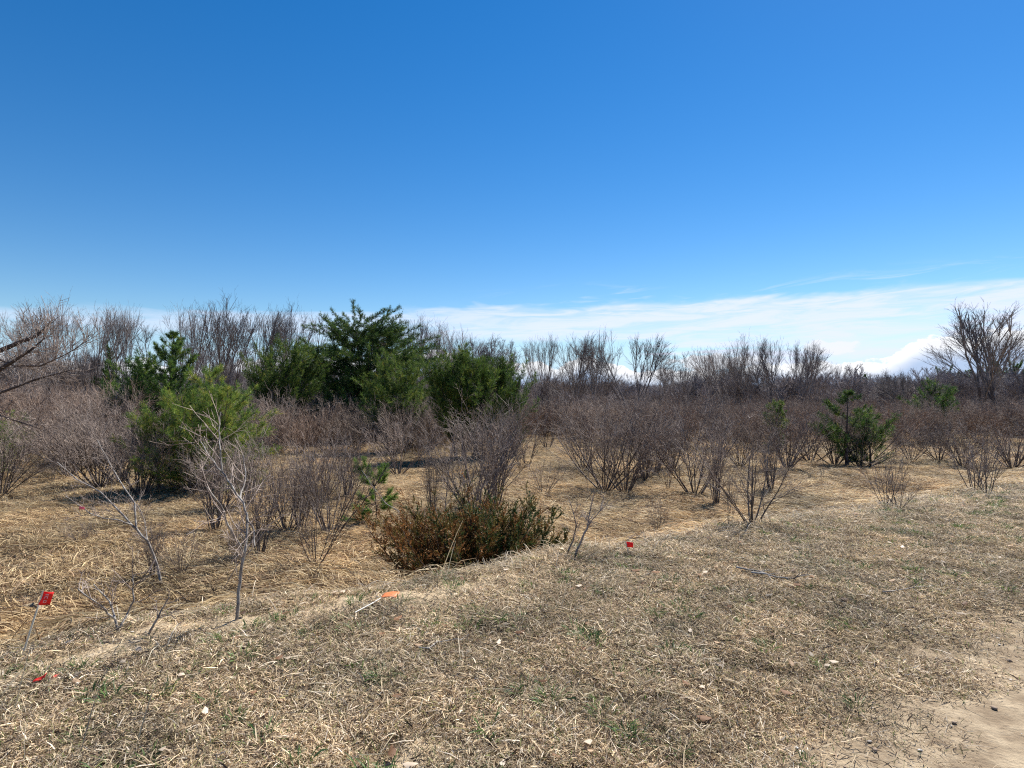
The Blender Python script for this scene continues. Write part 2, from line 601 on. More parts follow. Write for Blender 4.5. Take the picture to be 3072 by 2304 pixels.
def scatter(name, coll, x, y, yaw, scale, idx, zoff=0.0, tilt=True, tint=None):
    n = len(x)
    if tint is None: tint = patch_tint(x, y)
    me = bpy.data.meshes.new(name)
    me.vertices.add(n)
    z = terrain(x, y) + zoff
    me.vertices.foreach_set('co', np.stack([x, y, z], -1).astype(np.float32).ravel())
    rot = tilt_euler(x, y, yaw) if tilt else np.stack([yaw * 0, yaw * 0, yaw], -1)
    a = me.attributes.new('rot', 'FLOAT_VECTOR', 'POINT'); a.data.foreach_set('vector', rot.astype(np.float32).ravel())
    a = me.attributes.new('scl', 'FLOAT', 'POINT'); a.data.foreach_set('value', scale.astype(np.float32))
    a = me.attributes.new('idx', 'INT', 'POINT'); a.data.foreach_set('value', idx.astype(np.int32))
    a = me.attributes.new('tint', 'FLOAT_VECTOR', 'POINT'); a.data.foreach_set('vector', tint.astype(np.float32).ravel())
    ob = link(bpy.data.objects.new(name, me))
    ng = bpy.data.node_groups.new(name, 'GeometryNodeTree')
    ng.interface.new_socket('Geometry', in_out='INPUT', socket_type='NodeSocketGeometry')
    ng.interface.new_socket('Geometry', in_out='OUTPUT', socket_type='NodeSocketGeometry')
    n_, l_ = ng.nodes, ng.links
    gi, go = n_.new('NodeGroupInput'), n_.new('NodeGroupOutput')
    ci = n_.new('GeometryNodeCollectionInfo')
    ci.inputs[0].default_value = coll
    ci.inputs['Separate Children'].default_value = True
    ci.inputs['Reset Children'].default_value = True
    ip = n_.new('GeometryNodeInstanceOnPoints')
    ip.inputs['Pick Instance'].default_value = True

    def attr(nm, ty):
        q = n_.new('GeometryNodeInputNamedAttribute'); q.data_type = ty
        q.inputs[0].default_value = nm
        return q.outputs[0]
    l_.new(gi.outputs[0], ip.inputs['Points'])
    l_.new(ci.outputs[0], ip.inputs['Instance'])
    l_.new(attr('idx', 'INT'), ip.inputs['Instance Index'])
    l_.new(attr('rot', 'FLOAT_VECTOR'), ip.inputs['Rotation'])
    l_.new(attr('scl', 'FLOAT'), ip.inputs['Scale'])
    l_.new(ip.outputs[0], go.inputs[0])
    md = ob.modifiers.new('scatter', 'NODES')
    md.node_group = ng
    return ob


STRAW = [(0.61, 0.505, 0.33), (0.45, 0.36, 0.225), (0.24, 0.17, 0.11), (0.06, 0.043, 0.032), (0.72, 0.64, 0.49), (0.25, 0.25, 0.10)]
GOLD = [(0.64, 0.53, 0.33), (0.48, 0.375, 0.22), (0.27, 0.185, 0.115), (0.74, 0.64, 0.44), (0.11, 0.07, 0.045), (0.44, 0.33, 0.22)]
GREEN = [(0.085, 0.15, 0.035), (0.12, 0.19, 0.05), (0.18, 0.22, 0.08), (0.06, 0.12, 0.04)]

mat_meshes = []
for k in range(6):
    v, q, c = merge([
        blades(300, 0.22, 0.012, 0.060, 0.0036, 0.0, 0.8, 0.2, STRAW, [3.4, 4, 3.2, 2.4, 2.0, 0.9], zlift=0.025),
        blades(8, 0.22, 0.03, 0.09, 0.0055, 0.0, 0.5, 0.25, STRAW, [4, 3, 2, 1, 2.5, 0.5], zlift=0.035),
        blades(6, 0.24, 0.08, 0.20, 0.0032, 0.0, 0.30, 0.2, STRAW, [3, 3, 1, 0.4, 3, 0.2], zlift=0.03),
        blades(16, 0.22, 0.03, 0.06, 0.004, 0.5, 1.4, 0.3, GREEN, [2, 2, 2, 1])])
    mat_meshes.append(np_mesh('straw_mat', v, quads=q, mat=M_STRAW, col=c, smooth=False))
C_MAT = clump_collection('straw_mat', mat_meshes)

green_meshes = []
for k in range(3):
    v, q, c = blades(26, 0.05, 0.04, 0.10, 0.0045, 0.7, 1.5, 0.45, GREEN, [3, 3, 1.5, 2], rad_out=True, segs=3)
    green_meshes.append(np_mesh('green_tuft', v, quads=q, mat=M_GREEN, col=c, smooth=False))
C_GREEN = clump_collection('green_tuft', green_meshes)

field_meshes = []
for k in range(6):
    v, q, c = merge([
        blades(170, 0.45, 0.18, 0.50, 0.0075, 0.02, 0.50, 0.45, GOLD, [4, 4, 2.6, 2.2, 1.3, 2], bias=0.55, zlift=0.05, segs=3),
        blades(50, 0.45, 0.10, 0.30, 0.007, 0.0, 0.6, 0.5, GOLD, [2, 3, 4, 2, 3, 2], zlift=0.05)])
    field_meshes.append(np_mesh('field_mat', v, quads=q, mat=M_STRAW, col=c, smooth=False))
C_FIELD = clump_collection('field_mat', field_meshes)

stalk_meshes = []
for k in range(4):
    v, q, c = blades([7, 11, 16, 9][k], 0.10, 0.14, 0.40, 0.0048, 0.1, 1.3, 0.35, STRAW, [4, 2, 1, 0.2, 4, 0.1], rad_out=True, segs=4)
    stalk_meshes.append(np_mesh('stalk_tuft', v, quads=q, mat=M_STRAW, col=c, smooth=False))
C_STALK = clump_collection('stalk_tuft', stalk_meshes)


def in_view(x, y, margin=1.5):
    return np.abs(x) < np.maximum(y, 0) * 0.84 + margin + 0.6


# road shoulder
rs = np.random.RandomState(5)


def sample(n, x0, x1, y0, y1):
    return rs.uniform(x0, x1, n), rs.uniform(y0, y1, n)


def shoulder_pts(n, x0, x1, y0, y1, keep):
    x, y = sample(n, x0, x1, y0, y1)
    u, v = uv(x, y)
    vr = ridge(u)
    dens = (1 - road_mask(x, y)) * (1 - sstep(v, vr + 0.5, vr + 1.8)) * (1 - 0.93 * bare_mask(x, y))
    dens = dens * (0.62 + 0.5 * wav(x, y, 0.9, 61)) * keep
    k = (rs.uniform(0, 1, n) < dens) & in_view(x, y)
    return x[k], y[k]


xa, ya = shoulder_pts(34000, -7, 8, 1.2, 8.5, 1.0)
xb, yb = shoulder_pts(20000, -8, 24, 8.0, 22, 1.0)
x = np.concatenate([xa, xb]); y = np.concatenate([ya, yb])
o = scatter('matted_straw', C_MAT, x, y, rs.uniform(0, 6.28, len(x)), rs.uniform(0.65, 1.15, len(x)), rs.randint(0, 6, len(x)))
tag(o, 'flattened dry straw covering the road shoulder', 'dry grass', kind='stuff')
# sparse straw on the dirt edge of the road
x, y = sample(11000, -4, 14, 1.2, 14)
u, v = uv(x, y)
k = (rs.uniform(0, 1, len(x)) < 0.9 * sstep(v, 0.98, 1.75) * road_mask(x, y)) & in_view(x, y)
x, y = x[k], y[k]
o = scatter('straw_scraps', C_MAT, x, y, rs.uniform(0, 6.28, len(x)), rs.uniform(0.4, 0.7, len(x)), rs.randint(0, 6, len(x)), zoff=-0.012)
tag(o, 'loose straw scraps on the dirt edge of the road', 'dry grass', kind='stuff')

x, y = sample(19000, -7, 20, 1.5, 16)
u, v = uv(x, y)
gd = sstep(wav(x, y, 0.9, 71), -0.3, 0.5) * (1 - road_mask(x, y)) * (1 - sstep(v, ridge(u), ridge(u) + 0.8))
gd = gd * (0.45 + 0.55 * sstep(u, 7, 12))
k = (rs.uniform(0, 1, len(x)) < gd) & in_view(x, y)
x, y = x[k], y[k]
o = scatter('green_grass', C_GREEN, x, y, rs.uniform(0, 6.28, len(x)), rs.uniform(0.7, 1.4, len(x)), rs.randint(0, 3, len(x)), zoff=0.01)
tag(o, 'small fresh green grass tufts among the straw of the road shoulder', 'green grass', kind='stuff')

# field
def field_pts(n, x0, x1, y0, y1, keep=1.0):
    x, y = sample(n, x0, x1, y0, y1)
    u, v = uv(x, y)
    vr = ridge(u)
    dens = sstep(v, vr + 0.3, vr + 1.3) * (1 - 0.75 * bare_mask(x, y)) * keep
    k = (rs.uniform(0, 1, n) < dens) & in_view(x, y, 2.5)
    return x[k], y[k]


pa = field_pts(6500, -14, 14, 4, 16)
pb = field_pts(14000, -32, 32, 15, 38, 1.0)
pc = field_pts(9000, -52, 56, 36, 64, 0.8)
x = np.concatenate([p[0] for p in (pa, pb, pc)]); y = np.concatenate([p[1] for p in (pa, pb, pc)])
yaw = math.pi * 0.93 + 0.9 * wav(x, y, 7, 81) + rs.normal(0, 0.35, len(x))
o = scatter('field_grass', C_FIELD, x, y, yaw, rs.uniform(0.8, 1.3, len(x)) * (1 + 0.25 * sstep(y, 20, 50)), rs.randint(0, 6, len(x)), tint=field_tint(x, y))
tag(o, 'long golden dead grass lying matted over the field', 'dry grass', kind='stuff')

# standing dry stalks along the crest and here and there
u = np.concatenate([rs.uniform(-4, 18, 900), rs.uniform(3.2, 19, 2600)]); v = ridge(u) + rs.normal(0.25, 0.5, len(u))
x, y = xy(u, v)
x2, y2 = sample(2600, -16, 24, 5, 30)
u2, v2 = uv(x2, y2)
k = v2 > ridge(u2) + 0.4
x = np.concatenate([x, x2[k]]); y = np.concatenate([y, y2[k]])
k = in_view(x, y) & (rs.uniform(0, 1, len(x)) < 0.75)
x, y = x[k], y[k]
o = scatter('grass_stalks', C_STALK, x, y, rs.uniform(0, 6.28, len(x)), rs.uniform(0.45, 1.0, len(x)), rs.randint(0, 4, len(x)), tilt=False)
tag(o, 'thin standing dry stalks along the crest of the shoulder', 'dry grass', kind='stuff')


# ------------------------------------------------------------------ bare shrubs and trees
def rv(s=1.0):
    return Vector((random.gauss(0, s), random.gauss(0, s), random.gauss(0, s)))


def limb(S, p, d, L, r0, r1, n, wander=0.12, up=0.0):
    """grow one wavy limb, return its nodes (point, direction, fraction, radius)"""
    nodes = [(p.copy(), d.copy(), 0.0, r0)]
    for i in range(n):
        d = (d + rv(wander) + Vector((0, 0, up))).normalized()
        q = p + d * (L / n)
        ra = r0 + (r1 - r0) * i / n
        rb = r0 + (r1 - r0) * (i + 1) / n
        S.append((p, q, ra, rb))
        p = q
        nodes.append((p.copy(), d.copy(), (i + 1) / n, rb))
    return nodes


def side_dir(d, ang):
    a = d.orthogonal().normalized()
    a.rotate(Matrix.Rotation(random.uniform(0, 2 * math.pi), 3, d))
    return (d * math.cos(ang) + a * math.sin(ang)).normalized()


def pick(nodes, t):
    f = t * (len(nodes) - 1)
    i = min(int(f), len(nodes) - 2)
    k = f - i
    a, b = nodes[i], nodes[i + 1]
    return a[0].lerp(b[0], k), b[1], a[3] + (b[3] - a[3]) * k


def shrub_geo(h, spread, nst, r=0.012, twig=0.0032, dens=1.0, tilt0=8, tilt1=48, seed=0, base_r=0.10, t0=0.18):
    """vase of stems; returns (list of per-stem segments, twig segments)"""
    random.seed(seed)
    stems, T = [], []
    for i in range(nst):
        ph = 2 * math.pi * (i + random.random()) / nst
        til = RAD(random.uniform(tilt0, tilt1)) * (spread / (0.5 * h)) ** 0.5
        til = min(til, RAD(66))
        d = Vector((math.cos(ph) * math.sin(til), math.sin(ph) * math.sin(til), math.cos(til)))
        p = Vector((math.cos(ph), math.sin(ph), 0)) * base_r * random.random() + Vector((0, 0, -0.04))
        L = h * random.uniform(0.72, 1.05) / max(0.6, math.cos(til * 0.8))
        S = []
        nodes = limb(S, p, d, L, r * random.uniform(0.7, 1.2), twig, 8, 0.055, 0.04)
        nb = int(8 * dens + random.random() * 4)
        for j in range(nb):
            t = t0 + (1 - t0) * (j + random.random()) / nb
            q, dd, rr = pick(nodes, t)
            L2 = L * (1.05 - t) * random.uniform(0.3, 0.55) + 0.08 * h
            n2 = limb(T if L2 < 0.32 * h else S, q, (side_dir(dd, RAD(random.uniform(16, 42)))), L2, rr * 0.6, twig * 0.8, 4, 0.06, 0.04)
            nt = int(2 + 4.2 * dens * L2 / (0.3 * h) * random.uniform(0.6, 1.2))
            for k in range(nt):
                q2, d2, r2 = pick(n2, random.uniform(0.15, 1.0))
                n3 = limb(T, q2, side_dir(d2, RAD(random.uniform(18, 45))), h * random.uniform(0.06, 0.18), twig * 0.85, twig * 0.5, 2, 0.07, 0.04)
                if random.random() < 0.6 * dens:
                    q3, d3, r3 = pick(n3, random.uniform(0.2, 0.8))
                    limb(T, q3, side_dir(d3, RAD(40)), h * random.uniform(0.03, 0.08), twig * 0.7, twig * 0.5, 1, 0.1, 0.0)
        stems.append(S)
    return stems, T


def tree_geo(h, w, r=0.12, twig=0.008, seed=0, forks=3, t0=0.22, ang=(22, 45), dens=1.0, lean=0.0, wander=0.035):
    """bare ascending deciduous tree; returns trunk and crown segments"""
    random.seed(seed)
    trunk, crown = [], []
    heads = []
    for f in range(forks):
        til = RAD(random.uniform(2, 14)) * (1 if forks > 1 else 0.3)
        ph = 2 * math.pi * (f + random.random() * 0.5) / forks
        d = Vector((math.cos(ph) * math.sin(til) + lean, math.sin(ph) * math.sin(til), math.cos(til))).normalized()
        hf = h * random.uniform(0.85, 1.0)
        heads.append((limb(trunk, Vector((math.cos(ph) * r * 0.7 * (forks > 1), math.sin(ph) * r * 0.7 * (forks > 1), -0.1)), d, hf, r * random.uniform(0.6, 0.9) if forks > 1 else r, twig * 1.2, 12, wander, 0.01), hf))
    for nodes, hf in heads:
        nb = int((26 if forks == 1 else 15) * dens)
        for j in range(nb):
            t = t0 + (1 - t0) * (j + random.random()) / nb
            q, dd, rr = pick(nodes, t)
            prof = math.sin(math.pi * min(1, (t - t0) / (1 - t0) * 0.75 + 0.22))
            L2 = w * prof * random.uniform(0.6, 1.25) + 0.06 * h
            n2 = limb(crown, q, side_dir(dd, RAD(random.uniform(*ang))), L2, max(rr * 0.5, twig * 1.5), twig * 0.8, 6, 0.06, 0.03)
            for k in range(int(7 * dens)):
                tt = random.uniform(0.15, 1.0)
                q2, d2, r2 = pick(n2, tt)
                L3 = L2 * random.uniform(0.25, 0.5) * (1.2 - tt * 0.6)
                n3 = limb(crown, q2, side_dir(d2, RAD(random.uniform(18, 38))), L3, max(r2 * 0.5, twig * 0.75), twig * 0.6, 3, 0.07, 0.07)
                for mth in range(int(4 * dens)):
                    q3, d3, r3 = pick(n3, random.uniform(0.2, 1.0))
                    limb(crown, q3, side_dir(d3, RAD(random.uniform(20, 45))), L3 * random.uniform(0.3, 0.7), twig * 0.6, twig * 0.4, 2, 0.08, 0.06)
    return trunk, crown


def fork_geo(h, r=0.13, twig=0.010, seed=0, ang=(8, 18), stems=1, dens=1.0, lean=0.0, fr=(0.17, 0.22, 0.25, 0.22, 0.16)):
    """bare tree whose long straight limbs fork again and again into a fan; returns trunk and crown segments"""
    random.seed(seed)
    trunk, crown = [], []
    levels = len(fr) - 1

    def fork(p, d, r_, lv):
        L = h * fr[lv] * random.uniform(0.7, 1.25)
        S = trunk if lv <= 1 else crown
        rb = max(r_ * 0.76, twig * 0.7)
        n = limb(S, p, d, L, r_, rb, 4, 0.030, 0.012)
        for k in range(int((1 + 1.25 * lv) * dens)):
            q, dd, rr = pick(n, random.uniform(0.1, 1.0))
            l2 = h * random.uniform(0.07, 0.17) * (1.1 - lv * 0.1)
            m_ = limb(crown, q, side_dir(dd, RAD(random.uniform(14, 34))), l2, twig * 0.75, twig * 0.35, 4, 0.035, 0.02)
            for z_ in range(2):
                q, dd, rr = pick(m_, random.uniform(0.15, 0.9))
                limb(crown, q, side_dir(dd, RAD(random.uniform(15, 32))), l2 * random.uniform(0.3, 0.6), twig * 0.5, twig * 0.33, 2, 0.04, 0.02)
        if lv >= levels: return
        for k in range(2 if random.random() < 0.6 else 3):
            a_ = RAD(random.uniform(*ang)) * (0.5 if k == 0 else 1.15)
            fork(n[-1][0], (side_dir(n[-1][1], a_) + Vector((0, 0, 0.03))).normalized(), rb * (0.95 if k == 0 else 0.75), lv + 1)
        if lv > 0 and random.random() < 0.6:
            q, dd, rr = pick(n, random.uniform(0.3, 0.8))
            fork(q, side_dir(dd, RAD(random.uniform(ang[1], ang[1] + 16))), rr * 0.5, lv + 1)
    for s_ in range(stems):
        ph = 2 * math.pi * (s_ + random.random()) / stems
        til = RAD(random.uniform(6, 16)) if stems > 1 else RAD(2)
        d = Vector((math.cos(ph) * math.sin(til) + lean, math.sin(ph) * math.sin(til), math.cos(til))).normalized()
        fork(Vector((math.cos(ph) * r * (stems > 1), math.sin(ph) * r * (stems > 1), -0.1)), d, r * (1 if stems == 1 else 0.75), 0)
    return trunk, crown


# --- proto shrubs for copies: (stem meshes, twig mesh)
def topz(segs):
    return float(np.percentile([s_[1].z for s_ in segs], 98.5))


def shrub_proto(mat, **kw):
    stems, T = shrub_geo(**kw)
    sm = [tube_mesh('shrub_stem', S, M_STEM, 4) for S in stems if S]
    return sm, tube_mesh('shrub_twigs', T, mat), topz(T)


def joined_proto(mat, **kw):
    stems, T = shrub_geo(**kw)
    A = [s for S in stems for s in S] + T
    return tube_mesh('bare_shrub', A, mat), topz(A)


VASE = [shrub_proto(M_SHRUB, h=2.4, spread=1.1, nst=12, dens=1.0, seed=100 + k, twig=0.0042, r=0.019) for k in range(5)]
DENSE = [shrub_proto(M_SHRUB, h=2.4, spread=1.3, nst=19, dens=1.15, seed=120 + k, twig=0.0042, r=0.017) for k in range(4)]
NARROW = [shrub_proto(M_SHRUB, h=2.2, spread=0.45, nst=12, dens=0.9, seed=140 + k, twig=0.0038, r=0.015, tilt0=2, tilt1=24) for k in range(4)]
OPEN = [shrub_proto(M_SHRUB, h=1.6, spread=0.8, nst=8, dens=0.8, seed=160 + k, twig=0.0034, r=0.012, tilt0=10, tilt1=45) for k in range(5)]
DOME = [shrub_proto(M_SHRUB, h=2.6, spread=1.9, nst=13, dens=1.25, seed=180 + k, twig=0.0048, r=0.028, tilt0=12, tilt1=60, base_r=0.06) for k in range(4)]
TINY = [shrub_proto(M_SHRUB, h=0.9, spread=0.35, nst=5, dens=0.7, seed=200 + k, twig=0.0026, r=0.006, tilt0=4, tilt1=35, base_r=0.03) for k in range(2)]


def put_shrub(proto, base, hpx, label, group=None, k=0, rz=None, wide=1.0, cat='shrub', name='bare_shrub'):
    sm, tw, h = proto[(k + random.randint(0, 4)) % len(proto)]
    p = hit(*base) if len(base) == 2 else base
    H = hpx * p.y / F
    s = H / h
    e = empty(name, p, random.uniform(0, 6.28) if rz is None else rz)
    e.scale = (s * wide, s * wide, s)
    tag(e, label, cat, group)
    for me in sm:
        link(bpy.data.objects.new('stem', me), e)
    tag(link(bpy.data.objects.new('twigs', tw), e), kind='stuff')
    return e


random.seed(3)
FS = [
    (DENSE, (142, 498), 82, 'many-stemmed bare shrub in front of the dark base of the bright green pine', 0, 1.0),
    (DENSE, (100, 488), 84, 'broad reddish brown bare shrub just left of the bright green pine', 1, 1.3),
    (DENSE, (70, 478), 70, 'bare brown shrub at the far left of the open field, left of the bright pine', 2, 1.2),
    (VASE, (120, 484), 76, 'bare brown shrub filling the gap between the left shrubs and the bright green pine', 2, 1.3),
    (VASE, (192, 494), 62, 'bare grey shrub growing up against the lower right of the bright green pine', 0, 1.2),
    (NARROW, (217, 533), 88, 'slender bare shrub standing behind the forked pale sapling', 0, 1.2),
    (NARROW, (261, 558), 92, 'bare shrub with tight upright stems next to the forked pale sapling', 1, 1.1),
    (VASE, (288, 534), 92, 'bare shrub with a dark stem base, between the upright clump and the pine seedling', 1, 0.9),
    (NARROW, (302, 531), 80, 'thin bare shrub leaning beside the dark-based shrub left of the pine seedling', 2, 1.2),
    (OPEN, (317, 566), 88, 'open fan-shaped bare shrub, nearest of those left of the juniper', 0, 1.0),
    (VASE, (330, 536), 100, 'tall bare shrub with stems spreading left, just left of the pine seedling', 2, 0.9),
    (NARROW, (348, 499), 66, 'bare shrub with straight stems leaning right, behind the pine seedling', 0, 1.4),
    (VASE, (398, 476), 62, 'fan-shaped bare shrub standing alone in the field behind the pine seedling', 0, 1.1),
    (TINY, (420, 471), 48, 'pair of thin bare stems right of the fan-shaped shrub in the field', 0, 0.5),
    (VASE, (476, 522), 112, 'tall bare shrub rising directly behind the rusty juniper', 1, 0.95),
    (NARROW, (494, 508), 100, 'bare shrub with fine upright twigs right behind the tall shrub over the juniper', 1, 1.3),
    (DENSE, (511, 458), 56, 'dark bare shrub at the back left corner of the central open field', 0, 1.0),
    (OPEN, (547, 449), 40, 'small spreading bare shrub at the far back of the central open field', 1, 1.2),
    (OPEN, (572, 443), 42, 'bare shrub on the golden grass right of the small spreading one at the field back', 2, 1.1),
    (TINY, (520, 476), 26, 'tiny bare twig clump in the middle of the open field', 1, 1.0),
    (OPEN, (544, 495), 38, 'low wispy bare shrub in the open grass right of the juniper', 2, 1.2),
    (VASE, (605, 492), 92, 'large dark bare shrub with dry grass caught in its base, centre right', 2, 1.15),
    (VASE, (625, 494), 90, 'large bare shrub whose stems cross its left neighbour, centre right', 0, 1.0),
    (DENSE, (645, 481), 74, 'dense bare shrub with one pale broken stem, behind the centre right pair', 1, 0.9),
    (VASE, (694, 496), 90, 'bare shrub with a dark thick base and round top, standing free on the field', 1, 1.15),
    (DENSE, (672, 470), 62, 'bare shrub behind and left of the round-topped free-standing shrub', 2, 1.0),
    (NARROW, (715, 507), 82, 'narrow bare shrub right of the round-topped free-standing shrub', 0, 1.0),
    (OPEN, (750, 524), 92, 'sprawling twiggy bare shrub at the edge of the straw shoulder, right of centre', 1, 1.2),
    (TINY, (728, 527), 66, 'single leaning dark stem left of the sprawling twiggy shrub', 1, 0.45),
    (OPEN, (657, 537), 42, 'small sparse dead shrub standing right of the red flag', 0, 0.7),
    (DOME, (787, 470), 66, 'low domed bare shrub with a thick black base, right field', 0, 0.95),
    (DOME, (810, 464), 52, 'smaller domed bare shrub between two larger domed ones, right field', 1, 0.9),
    (DOME, (834, 467), 56, 'bare shrub with three splayed stems under the right dark pine', 2, 0.8),
    (DOME, (859, 469), 58, 'bare shrub with long arching right stem, below the right dark pine', 1, 1.0),
    (VASE, (910, 462), 40, 'small fan-shaped bare shrub standing free in the far right field', 2, 1.1),
    (TINY, (894, 456), 26, 'faint small bare shrub left of the fan-shaped one in the far right field', 0, 1.2),
    (TINY, (822, 484), 32, 'lone dark leaning stick in the open right field', 1, 0.4),
    (OPEN, (886, 506), 58, 'low bare bush on the edge of the right straw shoulder', 0, 1.0),
    (OPEN, (898, 509), 40, 'low leaning bare twigs right beside the low bush on the right shoulder edge', 2, 1.1),
    (OPEN, (974, 491), 66, 'scraggly bare shrub with dark stems near the right edge of the picture', 2, 1.1),
    (OPEN, (985, 494), 60, 'bare shrub beside the white stick near the right edge of the picture', 1, 0.9),
    (DENSE, (2, 497), 84, 'dark bare shrub cut by the left edge of the picture', 0, 1.1),
    (TINY, (158, 486), 46, 'reddish twig clump at the shaded foot of the bright green pine', 0, 1.2),
    (TINY, (54, 485), 34, 'small thin bare twig cluster on the left golden grass', 1, 0.8),
    (OPEN, (84, 545), 26, 'low tangle of dead brown twigs in the grass left of the leaning sapling', 1, 1.2),
    (NARROW, (154, 580), 62, 'thin twiggy growth round the foot of the leaning pale sapling', 2, 0.9),
    (OPEN, (183, 577), 50, 'low dark twigs fanning right of the foot of the leaning pale sapling', 0, 0.9),
    (TINY, (236, 570), 60, 'thin bare shoots beside the trunk of the forked pale sapling', 0, 0.7),
    (NARROW, (433, 528), 92, 'tall thin dark bare shrub growing up out of the back of the juniper', 1, 0.5),
    (VASE, (655, 474), 66, 'bare shrub half hidden behind the dense shrub with the pale broken stem', 0, 1.2),
    (DENSE, (740, 468), 60, 'dark bare shrub between the round-topped shrub and the low domed one', 1, 1.0),
    (VASE, (583, 470), 58, 'bare shrub standing left of and behind the large centre right pair', 2, 1.1),
    (NARROW, (770, 492), 62, 'thin upright bare shrub right of the sprawling twiggy shrub', 1, 1.1),
    (TINY, (668, 492), 44, 'small bare stems between the large pair and the round-topped shrub', 0, 1.1),
    (DOME, (938, 462), 40, 'wide low bare shrub right of the fan-shaped one in the far right field', 1, 1.1),
    (DENSE, (962, 468), 46, 'dense bare shrub before the right edge thicket, left of the scraggly one', 2, 1.1),
    (DOME, (1012, 470), 50, 'reddish low bare shrub at the right edge below the big bare tree', 0, 1.2),
    (NARROW, (250, 508), 80, 'upright bare shrub just right of the foot of the bright pine thicket', 2, 1.2),
    (VASE, (322, 505), 76, 'bare shrub behind the dark-based shrub, left of the pine seedling', 3, 1.0),
    (TINY, (446, 482), 46, 'small bare shoots on the grass behind the juniper, left side', 0, 1.2),
    (OPEN, (528, 466), 44, 'bare shrub on the left margin of the central open field', 2, 1.1),
    (DENSE, (500, 474), 72, 'dense bare shrub behind the fine upright one over the juniper', 1, 1.0),
    (VASE, (226, 512), 70, 'bare shrub behind the forked pale sapling, close to the pine', 2, 1.0),
    (TINY, (610, 470), 40, 'thin bare stems in the grass before the centre right thicket', 0, 1.0),
]
for pr, base, hp, lab, k, wd in FS:
    put_shrub(pr, base, hp, lab, None, k, None, wd)

# --- thicket shrubs filling the middle distance, one object each
THB = [joined_proto(M_SHRUB, h=3.2, spread=1.9, nst=17, dens=1.2, seed=300 + k, twig=0.0062, r=0.018, tilt1=50, t0=0.08) for k in range(4)]
THR = [joined_proto(M_SHRUB_RED, h=2.6, spread=1.7, nst=17, dens=1.2, seed=320 + k, twig=0.0062, r=0.016, tilt1=55, t0=0.05) for k in range(3)]
ZONES = [
    # x range px, depth range, height range, count, label, group
    (-30, 150, 23, 36, 2.3, 3.3, 32, 'the far left thicket', 'left thicket shrubs'),
    (225, 330, 27, 42, 2.1, 3.0, 30, 'the thicket left of big pine', 'thicket shrubs left of the big pine'),
    (330, 450, 27, 42, 2.1, 2.9, 30, 'the thicket under the big pine', 'thicket shrubs under the big pine'),
    (450, 600, 29, 48, 1.9, 2.7, 38, 'the central thicket', 'central thicket shrubs'),
    (600, 780, 30, 48, 1.9, 2.7, 40, 'the right centre thicket', 'right centre thicket shrubs'),
    (780, 900, 32, 50, 1.9, 2.6, 26, 'the right pine thicket', 'thicket shrubs round the right pine'),
    (900, 1060, 32, 52, 1.9, 2.7, 36, 'the far right thicket', 'far right thicket shrubs'),
]
random.seed(21)
for x0, x1, d0, d1, h0, h1, n, lab, grp in ZONES:
    for i in range(n):
        Y = d0 + (d1 - d0) * ((i + random.random()) / n) ** 0.9
        px = random.uniform(x0, x1)
        if 505 < px < 590 and Y < 36: Y += 9
        H = random.uniform(h0, h1)
        red = random.random() < 0.42
        me, h = random.choice(THR if red else THB)
        o = bpy.data.objects.new('bare_shrub', me)
        o.location = ground_at(px, Y)
        o.rotation_euler = (0, 0, random.uniform(0, 6.28))
        s = H / h
        o.scale = (s * random.uniform(0.9, 1.25), s * random.uniform(0.9, 1.25), s)
        row = 'front row' if i < n * 0.3 else ('middle' if i < n * 0.65 else 'back')
        link(o); tag(o, '%s %s bare shrub in the %s of %s' % ('tall' if H > (h0 + h1) / 2 else 'low', 'reddish' if red else 'grey brown', row, lab), 'shrub', grp)


# --- bare trees
def tree_proto(mat=None, geo=None, **kw):
    a, b = (geo or tree_geo)(**kw)
    mat = mat or M_TREE
    return tube_mesh('tree_trunk', a, mat, 5), tube_mesh('tree_crown', b, mat), topz(b) * 1.03


T_TALL = [tree_proto(geo=fork_geo, h=12, r=0.14, twig=0.012, seed=400 + k, stems=[1, 2, 1, 2][k], ang=[(7, 15), (7, 16), (8, 18), (6, 14)][k], dens=0.8) for k in range(4)]
T_ROUND = [tree_proto(geo=fork_geo, h=9, r=0.15, twig=0.012, seed=420 + k, stems=[3, 2, 4][k], ang=(10, 24), dens=1.0) for k in range(3)]
T_THIN = [tree_proto(h=9, w=2.0, r=0.07, twig=0.012, seed=440 + k, forks=[1, 2, 1][k], dens=0.9, t0=0.25, ang=(18, 40)) for k in range(3)]


def put_tree(proto, k, px, Y, top, label, group=None, wide=1.0, rz=None, name='bare_tree'):
    tm, cm, h = proto[k % len(proto)]
    p = ground_at(px, Y)
    H = (CAMZ + (HORIZ - top) / F * Y) - p.z
    s = H / h
    e = empty(name, p, random.uniform(0, 6.28) if rz is None else rz)
    e.scale = (s * wide, s * wide, s)
    tag(e, label, 'tree', group)
    link(bpy.data.objects.new('trunk', tm), e)
    link(bpy.data.objects.new('crown', cm), e)
    return e


